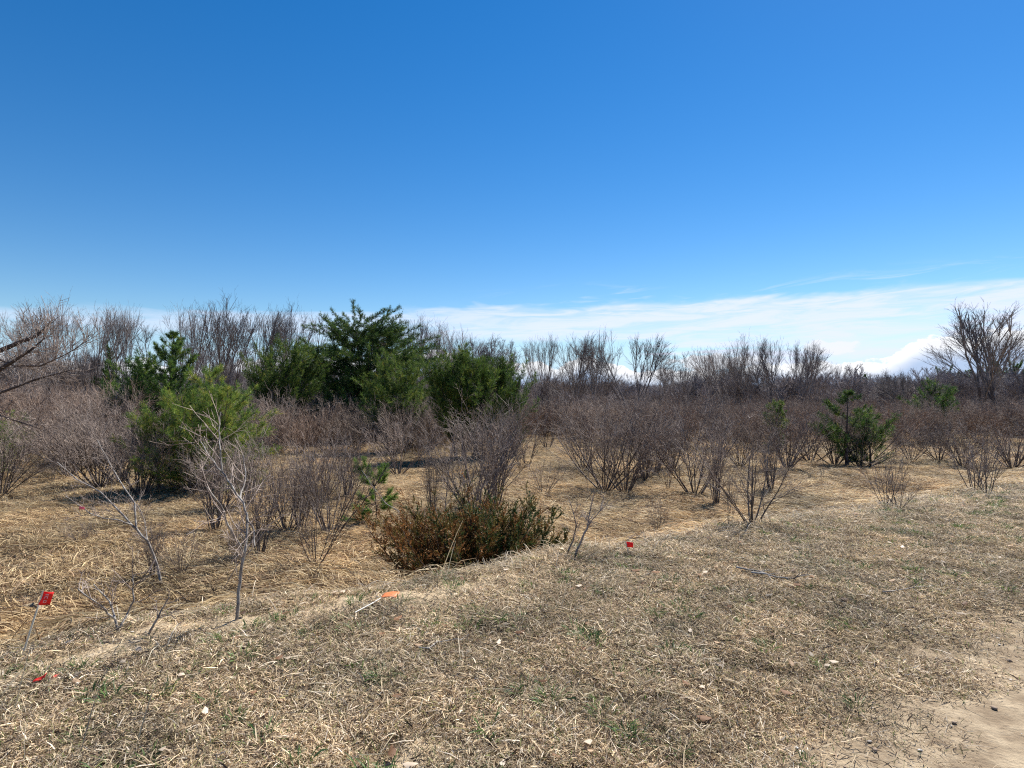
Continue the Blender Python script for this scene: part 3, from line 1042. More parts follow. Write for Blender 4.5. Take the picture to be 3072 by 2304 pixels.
TR = [
    (T_TALL, 1, 72, 46, 301, 'tall bare tree with a wide fan of branches at the far left', 1.15),
    (T_TALL, 0, 58, 50, 300, 'tall bare tree just left of the wide fan-shaped one', 1.0),
    (T_TALL, 2, 93, 48, 310, 'bare tree right of the wide fan-shaped one at the far left', 1.0),
    (T_TALL, 2, 119, 42, 300, 'tall pale bare tree with one straight stem behind the small spruce', 0.8),
    (T_TALL, 0, 131, 44, 307, 'bare tree with a slim stem left of the dark pine with the pointed top', 0.7),
    (T_THIN, 0, 148, 44, 322, 'thin short bare tree next to the pointed dark pine', 1.0),
    (T_TALL, 2, 187, 46, 302, 'tall bare tree right of the pointed dark pine', 0.9),
    (T_TALL, 0, 207, 48, 312, 'bare tree with many twigs, second right of the pointed dark pine', 1.1),
    (T_TALL, 1, 228, 47, 299, 'tall many-limbed bare tree above the bright green pine', 1.2),
    (T_TALL, 0, 252, 50, 304, 'bare tree between the many-limbed tall one and the mid green pine', 1.0),
    (T_TALL, 2, 274, 50, 308, 'bare tree rising behind the top of the mid green pine', 1.0),
    (T_TALL, 1, 292, 52, 306, 'bushy bare tree behind the right side of the mid green pine', 1.0),
    (T_THIN, 0, 316, 52, 312, 'thin bare tree touching the left edge of the big dark pine', 1.0),
    (T_TALL, 0, 412, 54, 317, 'bare tree just right of the top of the big dark pine', 1.0),
    (T_TALL, 1, 432, 56, 322, 'bare tree above the right shoulder of the big dark pine', 1.0),
    (T_TALL, 2, 456, 58, 326, 'bare tree behind the left side of the long-needled green pine', 1.1),
    (T_THIN, 1, 480, 60, 338, 'short bare tree behind the long-needled green pine', 1.1),
    (T_TALL, 2, 535, 60, 338, 'thin upright bare tree right of the small dark pine top', 0.8),
    (T_THIN, 0, 512, 62, 345, 'slight bare tree above the small dark pine top', 1.0),
    (T_TALL, 0, 546, 60, 335, 'taller thin bare tree, the fourth crown left of the dense round ones', 0.8),
    (T_ROUND, 0, 572, 58, 335, 'bare tree with slender open crown left of the dense round crowns', 0.9),
    (T_ROUND, 1, 597, 56, 333, 'dark bare tree with dense narrow crown, left of the fullest round crown', 0.9),
    (T_ROUND, 0, 632, 55, 335, 'bare tree with the fullest round crown, centre right skyline', 1.15),
    (T_THIN, 1, 660, 60, 352, 'thin bare tree right of the fullest round crown', 1.0),
    (T_THIN, 0, 685, 62, 350, 'thin bare tree against the white heaped cloud', 1.0),
    (T_THIN, 1, 668, 64, 352, 'wispy bare tree among the low ones before the white heaped cloud', 1.1),
    (T_TALL, 2, 712, 56, 344, 'bare tree at the left end of the right-hand tree group', 1.0),
    (T_ROUND, 1, 728, 56, 348, 'short bare tree, second from the left of the right-hand tree group', 0.9),
    (T_TALL, 1, 748, 55, 336, 'tall bare tree in the middle of the right-hand tree group', 1.0),
    (T_TALL, 0, 770, 55, 335, 'tallest bare tree of the right-hand tree group', 0.9),
    (T_ROUND, 0, 793, 54, 342, 'bare tree with a dark round crown ending the right-hand tree group', 1.0),
    (T_ROUND, 1, 808, 54, 348, 'smaller bare tree leaning out at the right end of the right-hand group', 0.8),
    (T_ROUND, 0, 906, 42, 370, 'wide-branched grey bare tree right of the right dark pine', 1.1),
    (T_ROUND, 1, 968, 60, 374, 'low bare tree left of the big bare tree at the right edge', 1.2),
    (T_THIN, 1, 20, 50, 315, 'thin bare tree rising above the left edge thicket', 1.1),
]
random.seed(31)
for pr, k, px, Y, top, lab, wd in TR:
    put_tree(pr, k, px, Y, top, lab, None, wd)
FILL = [(-40, 120, 46, 66, 340, 362, 18, 'bare tree in the tangled wood behind the left thicket', 'left background trees'),
        (170, 330, 54, 72, 335, 360, 14, 'bare tree in the wood behind the bright green pine', 'background trees behind the pines'),
        (380, 520, 60, 80, 334, 360, 14, 'bare tree in the wood right of the big dark pine', 'background trees right of the big pine'),
        (520, 840, 62, 90, 362, 378, 24, 'bare tree in the wood behind the round crowns', 'background trees on the right centre'),
        (840, 1070, 66, 100, 374, 384, 20, 'bare tree in the far wood behind the right field', 'background trees on the right')]
for x0, x1, d0, d1, t0, t1, n, lab, grp in FILL:
    for i in range(n):
        kd = random.randint(0, 2)
        put_tree([T_TALL, T_ROUND, T_THIN][kd], random.randint(0, 2), x0 + (x1 - x0) * (i + random.random()) / n,
                 random.uniform(d0, d1), random.uniform(t0, t1), ['narrow fan-crowned ', 'broad low-forked ', 'thin single-stemmed '][kd] + lab, grp, random.uniform(0.9, 1.3))

# the big bare tree at the right edge: three leaning limbs, long ascending boughs
a, b = fork_geo(h=9.6, r=0.22, twig=0.013, seed=79, stems=3, ang=(9, 22), dens=1.3, lean=-0.06)
zt = topz(b)
p = ground_at(992, 50)
e = empty('bare_tree', p, 0.4)
e.scale = (1.15, 1.15, (CAMZ + (HORIZ - 311) / F * 50 - p.z) / zt)
tag(e, 'big dark bare tree with long ascending boughs at the right edge of the picture', 'tree')
link(bpy.data.objects.new('trunk', tube_mesh('tree_trunk', a, M_DARK, 7)), e)
link(bpy.data.objects.new('crown', tube_mesh('tree_crown', b, M_TREE)), e)
# broad dark tree beyond the left edge reaching into the picture

# far wood: one mass of trees
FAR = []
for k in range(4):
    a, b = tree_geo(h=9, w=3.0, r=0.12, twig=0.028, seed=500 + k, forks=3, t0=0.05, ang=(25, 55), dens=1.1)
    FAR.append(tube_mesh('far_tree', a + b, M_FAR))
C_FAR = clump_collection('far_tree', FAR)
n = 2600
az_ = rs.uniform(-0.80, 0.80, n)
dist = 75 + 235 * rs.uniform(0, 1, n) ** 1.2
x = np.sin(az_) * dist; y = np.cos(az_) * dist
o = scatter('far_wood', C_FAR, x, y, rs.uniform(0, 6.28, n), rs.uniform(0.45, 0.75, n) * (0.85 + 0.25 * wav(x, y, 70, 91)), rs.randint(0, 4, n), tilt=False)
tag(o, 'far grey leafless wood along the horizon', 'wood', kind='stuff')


# ------------------------------------------------------------------ pines
def needles(shoots, n_per, nl, nw, cols, weights, spread=0.75, rs=None, tipbias=0.0):
    """shoots: array (k, 7) of p, d, length; returns triangles"""
    rs = rs or NR
    S = np.repeat(shoots, n_per, 0)
    n = len(S)
    t = rs.uniform(0.1, 1, n)
    P0 = S[:, :3] + S[:, 3:6] * (S[:, 6] * t)[:, None]
    rnd = rs.normal(0, 1, (n, 3)); rnd /= np.linalg.norm(rnd, axis=1, keepdims=True)
    D = S[:, 3:6] * 1.0 + rnd * spread
    D /= np.linalg.norm(D, axis=1, keepdims=True)
    L = nl * rs.uniform(0.7, 1.2, n)
    sd_ = np.cross(D, rs.normal(0, 1, (n, 3))); sd_ /= (np.linalg.norm(sd_, axis=1, keepdims=True) + 1e-9)
    w = nw * rs.uniform(0.7, 1.3, n)
    V = np.stack([P0 - sd_ * w[:, None] * 0.5, P0 + sd_ * w[:, None] * 0.5, P0 + D * L[:, None]], 1)
    T = np.arange(n * 3).reshape(-1, 3)
    sc = rs.choice(len(cols), len(shoots), p=np.array(weights) / sum(weights))
    c = np.repeat(np.array(cols)[sc] * rs.uniform(0.88, 1.12, (len(shoots), 1)), n_per, 0) * rs.uniform(0.7, 1.3, (n, 1))
    c = np.repeat(c, 3, 0)
    return V.reshape(-1, 3), T, c


PGREEN = [(0.085, 0.155, 0.036), (0.145, 0.230, 0.042), (0.045, 0.092, 0.032), (0.240, 0.305, 0.055), (0.36, 0.33, 0.065)]


def pine(label, px, Y, top, base_w, seed, weights=(4, 4, 3, 2, 0.4), asc=(15, 50), dark=1.0, nper=34, t0=0.10, shape='cone',
         nl=0.11, nw=0.011, whorl=0.30, group=None, lobes=None, tilt=(0, 0), name='pine_tree', base=None, tuft=0.95):
    random.seed(seed)
    rs_ = np.random.RandomState(seed)
    p = base or ground_at(px, Y)
    H = (CAMZ + (HORIZ - top) / F * p.y) - p.z
    Wd = base_w * p.y / F / 2
    tr, br, sh = [], [], []
    heads = lobes or [(0, 0, 1.0)]
    for (lx, ly, lh) in heads:
        lh *= 0.84 if shape == 'round' else 0.94
        d = Vector((lx * Wd / H * 0.9 + tilt[0], ly * Wd / H * 0.9 + tilt[1], 1)).normalized()
        h = H * lh
        r = 0.022 * h + 0.01
        nodes = limb(tr, Vector((lx * Wd * 0.4, ly * Wd * 0.4, -0.1)), d, h, r, 0.008, 10, 0.03, 0.01)
        wl = Wd * (1.65 if len(heads) == 1 else 1.12)
        z = t0 * h
        while z < h * 0.985:
            t = z / h
            if shape == 'cone': prof = (1 - t) ** 0.70 * (0.75 + 0.25 * min(1, t / 0.2))
            elif shape == 'round': prof = math.sqrt(max(0.02, 1 - ((t - 0.45) / 0.56) ** 2))
            else: prof = (1 - t ** 2.2) * (0.65 + 0.35 * min(1, t / 0.3))
            for j in range(random.randint(5, 8)):
                ph = random.uniform(0, 2 * math.pi)
                q, dd, rr = pick(nodes, min(0.98, t + random.uniform(-0.02, 0.02)))
                e_ = RAD(random.uniform(*asc)) + t * (0.10 if dark < 0.78 else 0.35)
                bd = Vector((math.cos(ph) * math.cos(e_), math.sin(ph) * math.cos(e_), math.sin(e_)))
                L = max(0.10, wl * prof * random.uniform(0.5, 1.2))
                bn = limb(br, q, bd, L, max(0.006, rr * 0.35), 0.005, 5, 0.08, 0.02 if dark < 0.78 else 0.06)
                ns = max(3, int(L / 0.085))
                for s_ in range(ns):
                    tt = 0.30 + 0.70 * (s_ + random.random()) / ns
                    q2, d2, r2 = pick(bn, tt)
                    for sgn in range(2):
                        sdir = (side_dir(d2, RAD(random.uniform(20, 65))) + Vector((0, 0, 0.18 if shape == 'round' else 0.32))).normalized()
                        L3 = random.uniform(0.5, 1.0) * min(0.30, 0.12 + L * (1.2 - tt) * 0.3)
                        sh.append((*q2, *sdir, L3))
                q2, d2, r2 = bn[-1][0], bn[-1][1], 0
                sh.append((*(q2 - d2 * 0.1), *(d2 + Vector((0, 0, 0.3))).normalized(), 0.22))
            z += whorl * random.uniform(0.75, 1.25)
        sh.append((*(nodes[-2][0]), *d, h / 10 + 0.1))
    sh = np.array(sh)
    cols = np.array(PGREEN) * dark
    V_, T_, c_ = needles(sh, max(8, int(nper * 0.62)), nl * 0.9, nw * 0.76, cols, weights, tuft, rs_)
    e = empty(name, p, 0.0)
    tag(e, label, 'tree', group)
    link(bpy.data.objects.new('trunk', tube_mesh('pine_trunk', tr, M_DARK, 6)), e)
    tag(link(bpy.data.objects.new('branches', tube_mesh('pine_branches', br, M_DARK, 3)), e), kind='stuff')
    link(bpy.data.objects.new('crown', np_mesh('pine_needles', V_, tris=T_, mat=M_NEEDLE, col=c_, smooth=False)), e)
    return e


BRIGHT = (3, 4, 1, 5, 2.2)
DARKW = (4, 2, 5, 0.6, 0.05)
pine('bright yellow-green bushy pine, nearest of the large ones, on the left', 206, 17.5, 356, 150, 601, BRIGHT, nper=34, shape='cone', t0=0.02, asc=(-8, 36), lobes=[(0.0, 0, 1.0), (-0.35, 0.1, 0.80), (0.35, -0.2, 0.84), (0.1, 0.5, 0.8)], nl=0.12, nw=0.010, whorl=0.34)
pine('small yellow-green pine lobe growing low at the left of the bright pine', 160, 17.0, 408, 52, 602, BRIGHT, nper=30, shape='round', t0=0.25)
pine('dark pine with a pointed top behind the bright green pine', 168, 27, 322, 68, 603, (4, 3, 4, 1, 0.1), shape='cone', asc=(10, 40), nl=0.13, nw=0.016, whorl=0.34, nper=48)
pine('dark bushy pine left of the pointed dark pine', 138, 28, 350, 52, 604, DARKW, shape='round', nl=0.13, nw=0.017, whorl=0.36)
pine('small bluish spruce between the tall bare trees on the left', 108, 48, 333, 28, 605, DARKW, shape='cone', nl=0.16, nw=0.03, whorl=0.5, nper=20)
pine('mid green broad pine left of the big dark pine', 283, 33, 333, 80, 606, (4, 5, 2, 2.5, 0.3), dark=0.80, shape='round', t0=0.2, nl=0.14, nw=0.018, whorl=0.40, lobes=[(0, 0, 1), (-0.4, 0, .9), (0.4, 0.1, .88)], nper=24)
pine('biggest darkest pine with a broad ragged top', 366, 38, 292, 116, 607, DARKW, dark=0.75, shape='round', t0=0.28, asc=(-15, 30), nl=0.17, nw=0.024, whorl=0.55, nper=22, lobes=[(0, 0, 1.0), (-0.42, 0.1, 0.90), (0.38, 0.1, 0.92), (0.1, -0.4, 0.94), (-0.15, 0.4, 0.96)])
pine('light green pine in front of the right side of the big dark pine', 394, 29, 350, 80, 608, (3, 5, 2, 3.5, 0.5), dark=0.80, shape='round', t0=0.22, nl=0.14, nw=0.016, whorl=0.40, nper=24, lobes=[(0, 0, 1), (0.45, 0, .86), (-0.3, 0, .7)])
pine('low green pine under the left limbs of the big dark pine', 350, 36, 378, 56, 609, DARKW, shape='round', nl=0.15, nw=0.02, whorl=0.45, nper=20)
pine('long-needled green pine with upright brushy tips in the centre', 466, 26, 350, 92, 610, (4, 5, 2, 2, 0.2), dark=0.80, shape='round', asc=(30, 65), t0=0.2, nl=0.15, nw=0.015, whorl=0.38, nper=26, lobes=[(-0.1, 0, 1), (-0.5, 0, .84), (0.42, 0, .88)], tuft=0.7)
pine('small upright green pine at the right of the long-needled pine', 515, 27, 362, 58, 611, (4, 5, 3, 1, 0.1), dark=0.80, shape='round', asc=(35, 70), nl=0.15, nw=0.015, whorl=0.36, nper=26, tuft=0.7)
pine('dark green pine standing alone in the right thicket', 846, 23, 386, 66, 612, (4, 2, 5, 0.6, 0.1), dark=0.75, shape='cone', asc=(5, 40), nl=0.14, nw=0.018, whorl=0.45, nper=24)
pine('low green pine bough beside the lone right dark pine', 870, 23.3, 414, 44, 613, (4, 3, 4, 1, 0.3), dark=0.8, shape='round', nl=0.14, nw=0.018, nper=24)
pine('round dark pine deeper in the wood at the right', 936, 40, 388, 42, 614, (4, 2, 5, 1, .1), shape='round', nl=0.17, nw=0.024, whorl=0.5, nper=22)
pine('small dark pine peeking over the thicket right of the centre', 775, 30, 397, 22, 615, (3, 3, 3, 2, 0.8), shape='round', nl=0.15, nw=0.02, nper=22)
pine('small dark conifer sticking out of the far wood on the right', 865, 88, 372, 14, 616, DARKW, shape='cone', nl=0.25, nw=0.05, whorl=0.7, nper=16)
pine('dark conifer on the far wooded rise, left one above the round dark pine', 948, 120, 375, 30, 617, DARKW, shape='round', nl=0.28, nw=0.045, whorl=0.6, nper=26)
pine('dark conifer on the far wooded rise behind the big right edge tree', 1008, 100, 372, 44, 618, DARKW, shape='round', nl=0.28, nw=0.045, whorl=0.6, nper=26)
pine('dark conifer on the far wooded rise beside the big bare tree', 978, 125, 376, 34, 619, DARKW, shape='round', nl=0.28, nw=0.045, whorl=0.6, nper=26)
pine('green pine low behind the dark shrub at the left edge', -6, 20, 425, 60, 620, (3, 4, 2, 2, 1), shape='round', t0=0.1, nl=0.12, nw=0.012, nper=16)

# pine seedling in front
sp = hit(378, 524)
random.seed(5)
tr, sh = [], []
nodes = limb(tr, Vector((0, 0, -0.05)), Vector((-0.02, 0, 1)), (524 - 474) * sp.y / F, 0.016, 0.007, 6, 0.02)
k_ = sp.y / F
for (t, dxp, dyp) in [(0.80, -24, -22), (0.80, 16, -20), (0.82, -12, -26), (0.8, 4, -18), (0.8, 12, -8), (0.8, -8, -8), (0.30, -26, 2), (0.38, -16, -14), (0.36, 24, -12), (0.40, 16, -20), (0.34, 12, -3),
                      (0.3, -12, 2), (0.42, -6, -10), (0.82, -18, -14), (0.25, -30, 8)]:
    q, dd, rr = pick(nodes, t)
    v_ = Vector((dxp * k_, random.uniform(-0.3, 0.3), -dyp * k_))
    bn = limb(tr, q, v_.normalized(), v_.length, 0.007, 0.004, 4, 0.05, 0.05)
    for s_ in range(5):
        q2, d2, r2 = pick(bn, 0.3 + 0.14 * s_)
        sh.append((*q2, *d2, 0.12))
        sh.append((*q2, *side_dir(d2, RAD(40)), 0.12))
sh += [(*nodes[-1][0], -0.3, 0, 0.95, 0.22), (*nodes[-2][0], -0.1, 0, 1, 0.18)]
V_, T_, c_ = needles(np.array(sh), 110, 0.085, 0.0052, [(0.13, 0.23, 0.045), (0.20, 0.31, 0.06)], (1, 1), 1.1, np.random.RandomState(9))
e = empty('pine_seedling', sp)
tag(e, 'small bright green pine seedling on a bare stem beside the juniper', 'young pine')
link(bpy.data.objects.new('trunk', tube_mesh('seedling_stem', tr, M_DARK, 5)), e)
link(bpy.data.objects.new('needles', np_mesh('seedling_needles', V_, tris=T_, mat=M_NEEDLE, col=c_, smooth=False)), e)

# ------------------------------------------------------------------ juniper
random.seed(8)
jb = at(458, 572, 9.2)
jb = Vector((-0.58, 8.35, tz(-0.58, 8.35)))
tr, sh = [], []
WJ, HJ = 1.22, 1.02
for i in range(140):
    ph = random.uniform(0, 2 * math.pi)
    til = random.uniform(0.15, 1.45)
    L = (WJ * math.sin(til) ** 1.0 + HJ * 0.80 * math.cos(til)) * random.uniform(0.72, 1.08)
    d = Vector((math.cos(ph) * math.sin(til), 0.75 * math.sin(ph) * math.sin(til), math.cos(til) + 0.15)).normalized()
    bn = limb(tr, Vector((random.gauss(0, 0.25), random.gauss(0, 0.15), 0)), d, L, 0.010, 0.003, 6, 0.08, 0.05)
    for s_ in range(22):
        q2, d2, r2 = pick(bn, 0.20 + 0.80 * random.random())
        L3 = random.uniform(0.10, 0.28)
        dd = (side_dir(d2, RAD(random.uniform(15, 50))) + Vector((0, 0, 0.35))).normalized()
        sh.append((*q2, *dd, L3))
        for u_ in range(2):
            dd2 = (side_dir(dd, RAD(35)) + Vector((0, 0, 0.15))).normalized()
            sh.append((*(q2 + dd * L3 * random.uniform(0.2, 0.8)), *dd2, L3 * 0.55))
for (ox, oz, lean) in [(0.95, 0.35, 0.35), (0.90, 0.55, 0.3), (0.60, 0.55, 0.25), (0.50, 0.75, 0.3), (1.15, 0.4, 0.4), (0.42, 0.65, 0.1), (-0.6, 0.5, -0.2), (0.75, 0.4, 0.3)]:
    d = Vector((lean, random.uniform(-0.1, 0.1), 1)).normalized()
    b0 = Vector((ox, random.uniform(-0.3, 0.1), oz))
    for s_ in range(34):
        q2 = b0 + d * random.uniform(0, 0.45)
        sh.append((*q2, *(d + rv(0.28)).normalized(), random.uniform(0.08, 0.18)))
sh = np.array(sh)
n_per = 26
V_, T_, c_ = needles(sh, n_per, 0.028, 0.0105, [(1, 1, 1)], (1,), 0.8, np.random.RandomState(4))
mid = sh[:, :3] + sh[:, 3:6] * sh[:, 6:7]
g1 = wav(mid[:, 0] + mid[:, 2], mid[:, 1] * 1.0 + mid[:, 2] * 1.3, 0.55, 95) + 0.25 * NR.normal(0, 1, len(mid)) + 0.38 * (mid[:, 0] - 0.35) + 0.30 * (mid[:, 2] - 0.9)
gm = sstep(g1, -0.22, 0.18)[:, None]
rust = np.array([(0.29, 0.140, 0.048)]) * NR.uniform(0.6, 1.35, (len(mid), 1))
grn = np.array([(0.050, 0.082, 0.022)]) * NR.uniform(0.6, 1.5, (len(mid), 1))
oliv = np.array([(0.20, 0.15, 0.04)])
sc = rust * (1 - gm) + grn * gm
kk = NR.uniform(0, 1, (len(mid), 1)) < 0.25
sc = np.where(kk, oliv, sc)
c_ = c_ * np.repeat(np.repeat(sc, n_per, 0), 3, 0)
e = empty('juniper', jb)
tag(e, 'low spreading juniper with rusty orange and dark green sprays at the foot of the bank', 'juniper bush')
link(bpy.data.objects.new('branches', tube_mesh('juniper_branches', tr, M_DARK, 3)), e)
link(bpy.data.objects.new('foliage', np_mesh('juniper_foliage', V_, tris=T_, mat=M_JUNIPER, col=c_, smooth=False)), e)


# ------------------------------------------------------------------ hand-placed saplings
def sapling(label, basepx, lines, r0, mat=M_PALE, twigs=1.0, seed=1, twl=0.35, Y=None, name='sapling', tw=0.003, cat='sapling'):
    """lines: list of ([(px, py, depth offset)...], start radius, end radius); first one is the trunk"""
    random.seed(seed)
    b = hit(*basepx) if Y is None else Vector((at(basepx[0], basepx[1], Y).x, Y, at(basepx[0], basepx[1], Y).z))
    e = empty(name, b)
    tag(e, label, cat)
    T = []
    for li, (pts, ra, rb) in enumerate(lines):
        P = [at(q[0], q[1], b.y + (q[2] if len(q) > 2 else 0)) - b for q in pts]
        if li == 0: P[0] = Vector((0, 0, -0.06))
        Q = [P[0]]
        for i in range(len(P) - 1):
            for s_ in range(1, 4):
                f = s_ / 3
                q = P[i].lerp(P[i + 1], f) + (rv(0.0035) if f < 1 else Vector())
                Q.append(q)
        S = []
        n = len(Q) - 1
        for i in range(n):
            S.append((Q[i], Q[i + 1], ra + (rb - ra) * i / n, ra + (rb - ra) * (i + 1) / n))
        me = tube_mesh('sapling_limb', S, mat, 6)
        link(bpy.data.objects.new('trunk' if li == 0 else 'branch', me), e)
        tot = sum((Q[i + 1] - Q[i]).length for i in range(n))
        for i in range(int(tot * 16 * twigs)):
            f = random.uniform(0.25 if li == 0 else 0.05, 1.0) * n
            k = min(int(f), n - 1)
            q = Q[k].lerp(Q[k + 1], f - k)
            d = (Q[k + 1] - Q[k]).normalized()
            nn = limb(T, q, (side_dir(d, RAD(random.uniform(30, 65))) + Vector((0, 0, 0.15))).normalized(), twl * random.uniform(0.4, 1.2), tw * 1.2, tw * 0.7, 4, 0.10, 0.04)
            for s_ in range(3):
                q2, d2, r2 = pick(nn, random.uniform(0.2, 0.9))
                limb(T, q2, side_dir(d2, RAD(45)), twl * random.uniform(0.15, 0.5), tw * 0.7, tw * 0.5, 2, 0.1)
    if T:
        tag(link(bpy.data.objects.new('twigs', tube_mesh('sapling_twigs', T, M_SHRUB)), e), kind='stuff')
    return e


sapling('low dark tree with thick crooked limbs reaching in from the left edge', (-91, 500), [
    ([(-91, 500), (-86, 460, 0), (-66, 425, 0), (-46, 398, 0), (-26, 365, 0), (-4, 352, 0), (19, 342, 0), (36, 336, 0), (50, 322, 0)], 0.15, 0.018),
    ([(-66, 425, 0), (-36, 396, -.4), (-8, 374, -.5), (12, 362, -.6), (30, 350, -.6), (44, 338, -.6)], 0.085, 0.014),
    ([(-66, 425, 0), (-26, 402, .5), (8, 390, .8), (34, 380, 1), (56, 374, 1.1), (84, 366, 1.2)], 0.055, 0.008),
    ([(-8, 356, 0), (14, 366, -.3), (40, 366, -.5), (66, 354, -.6), (88, 340, -.6)], 0.03, 0.007),
    ([(-46, 398, 0), (-16, 410, -.8), (14, 420, -1.2), (44, 430, -1.4)], 0.04, 0.008)], 0.15, mat=M_DARK, seed=44, twl=0.75, twigs=0.9, Y=15.5, name='bare_tree', tw=0.008, cat='tree')
sapling('pale bare sapling leaning far to the left, with three long branches', (165, 588), [
    ([(165, 588), (159, 565, 0), (149, 540, -.1), (133, 524, -.15), (120, 510, -.1), (102, 492, 0), (78, 479, .1), (58, 462, .2)], 0.021, 0.006),
    ([(133, 524, -.15), (122, 520, -.3), (105, 518, -.4), (92, 513, -.5), (84, 507, -.5), (67, 496, -.6)], 0.011, 0.004),
    ([(138, 528, -.15), (136, 503, 0), (123, 484, .2), (112, 466, .4), (98, 440, .6)], 0.013, 0.004),
    ([(149, 540, -.1), (146, 520, .2), (139, 505, .3), (130, 498, .4)], 0.008, 0.003)], 0.026, seed=31)
sapling('slim pale bare sapling forking into a Y halfway up', (238, 618), [
    ([(238, 618), (240, 590, 0), (243, 565, 0), (246, 552, 0), (248, 534, .05), (248, 514, .1), (241, 498, .15), (232, 484, .2), (223, 472, .3), (210, 456, .4), (200, 440, .5)], 0.0125, 0.004),
    ([(245, 554, 0), (238, 540, -.1), (229, 525, -.2), (221, 504, -.3), (208, 487, -.4)], 0.011, 0.004),
    ([(248, 516, .1), (255, 530, .0), (256, 545, -.1)], 0.006, 0.004),
    ([(241, 498, .15), (246, 480, .3), (244, 455, .4)], 0.007, 0.003),
    ([(223, 472, .3), (221, 450, .3), (219, 430, .4), (221, 412, .5)], 0.007, 0.003)], 0.022, seed=32)
sapling('broken grey dead branch lying in a fork near the flag on the left', (126, 630), [
    ([(126, 632), (118, 618, 0), (108, 608, -.1), (96, 599, -.2), (81, 588, -.2)], 0.009, 0.003),
    ([(122, 626, 0), (130, 612, .1), (136, 600, .1), (135, 588, .1), (137, 573, .1)], 0.008, 0.003),
    ([(118, 618, 0), (112, 600, .1), (96, 583, .1)], 0.007, 0.003)], 0.014, seed=33, twl=0.2, name='dead_branch', cat='branch')
sapling('small dead grey stick slanting up right of the broken branch', (148, 632), [
    ([(148, 633), (158, 620, 0), (164, 608, 0), (172, 596, 0)], 0.010, 0.003)], 0.01, seed=34, twl=0.15, name='dead_branch', cat='branch')
sapling('two-stemmed dark sapling right of the juniper', (573, 556), [
    ([(573, 556), (580, 543, 0), (587, 528, 0), (590, 510, .1), (594, 492, .1)], 0.013, 0.004),
    ([(566, 554, .1), (573, 540, .1), (576, 525, .1), (572, 508, .2)], 0.010, 0.004),
    ([(586, 528, 0), (596, 515, 0), (606, 503, 0)], 0.006, 0.003)], 0.013, mat=M_SHRUB, seed=35, twl=0.22)
sapling('long pale stick leaning left out of the juniper', (430, 560), [
    ([(430, 560), (417, 530, 0), (410, 522, 0), (398, 510, 0), (386, 503, 0), (376, 490, 0), (362, 470, 0)], 0.010, 0.004)], 0.01, seed=36, twigs=0.3, twl=0.15, Y=9.6, name='dead_branch', cat='branch')
sapling('tall thin dark sapling standing up out of the middle of the juniper', (441, 548), [
    ([(441, 548), (445, 512, 0), (448, 480, 0), (452, 450, 0), (456, 425, 0)], 0.010, 0.003),
    ([(446, 505, 0), (455, 492, .1), (466, 480, .1)], 0.005, 0.003)], 0.01, mat=M_SHRUB, seed=37, twl=0.25, Y=10.0)
sapling('tall pale-stemmed bare sapling standing inside the shrubs behind the juniper', (470, 540), [
    ([(470, 540), (474, 512, 0), (478, 498, 0), (486, 480, 0), (490, 455, 0), (500, 425, .1)], 0.016, 0.004),
    ([(477, 500, 0), (470, 480, .1), (464, 455, .2), (460, 425, .3), (462, 400, .3)], 0.012, 0.003)], 0.015, mat=M_SHRUB, seed=38, twl=0.35, Y=12.0)


# ------------------------------------------------------------------ long pale stalks lying and leaning in the foreground
def ribbon(P, w, col, sidev=None):
    P = np.array(P, dtype=float)
    d = np.gradient(P, axis=0)
    s = np.cross(d, np.array([0.0, 1.0, 0.25])); s /= np.linalg.norm(s, axis=1, keepdims=True) + 1e-9
    ww = w * np.linspace(1.0, 0.35, len(P))[:, None] * 0.5
    V = np.stack([P - s * ww, P + s * ww], 1).reshape(-1, 3)
    k = np.arange(len(P) - 1)[:, None] * 2
    Q = np.hstack([k, k + 1, k + 3, k + 2])
    return V, Q, np.repeat(np.array([col]), len(V), 0)


parts = []
STK = [((83, 757), (104, 683)), ((139, 748), (160, 679)), ((18, 712), (36, 640)), ((30, 768), (29, 705)), ((0, 700), (42, 655)),
       ((230, 745), (212, 690)), ((232, 740), (250, 710)), ((140, 622), (95, 608)), ((376, 584), (372, 530)), ((344, 568), (388, 530)),
       ((438, 582), (463, 520)), ((366, 600), (400, 560)), ((446, 580), (456, 540)), ((100, 655), (130, 661)), ((700, 700), (735, 680)),
       ((600, 720), (622, 690)), ((516, 596), (548, 566)), ((488, 560), (470, 530)), ((523, 578), (516, 545)), ((300, 590), (318, 556)),
       ((560, 610), (570, 575)), ((845, 600), (848, 575)), ((810, 560), (806, 540)), ((330, 700), (372, 690)), ((60, 640), (85, 622)), ((15, 740), (60, 720))]
for (a_, b_) in STK:
    p0 = hit(*a_)
    p1 = at(b_[0], b_[1], p0.y + random.uniform(-0.05, 0.25))
    if p1.z < tz(p1.x, p1.y) + 0.02: p1.z = tz(p1.x, p1.y) + 0.03
    mid_ = p0.lerp(p1, 0.5) + Vector((0, 0, 0.02))
    parts.append(ribbon([tuple(p0), tuple(p0.lerp(mid_, 0.5)), tuple(mid_), tuple(mid_.lerp(p1, 0.5) + Vector((0, 0, 0.008))), tuple(p1)], 0.008, random.choice([(0.50, 0.40, 0.25), (0.56, 0.48, 0.33), (0.42, 0.32, 0.2)])))
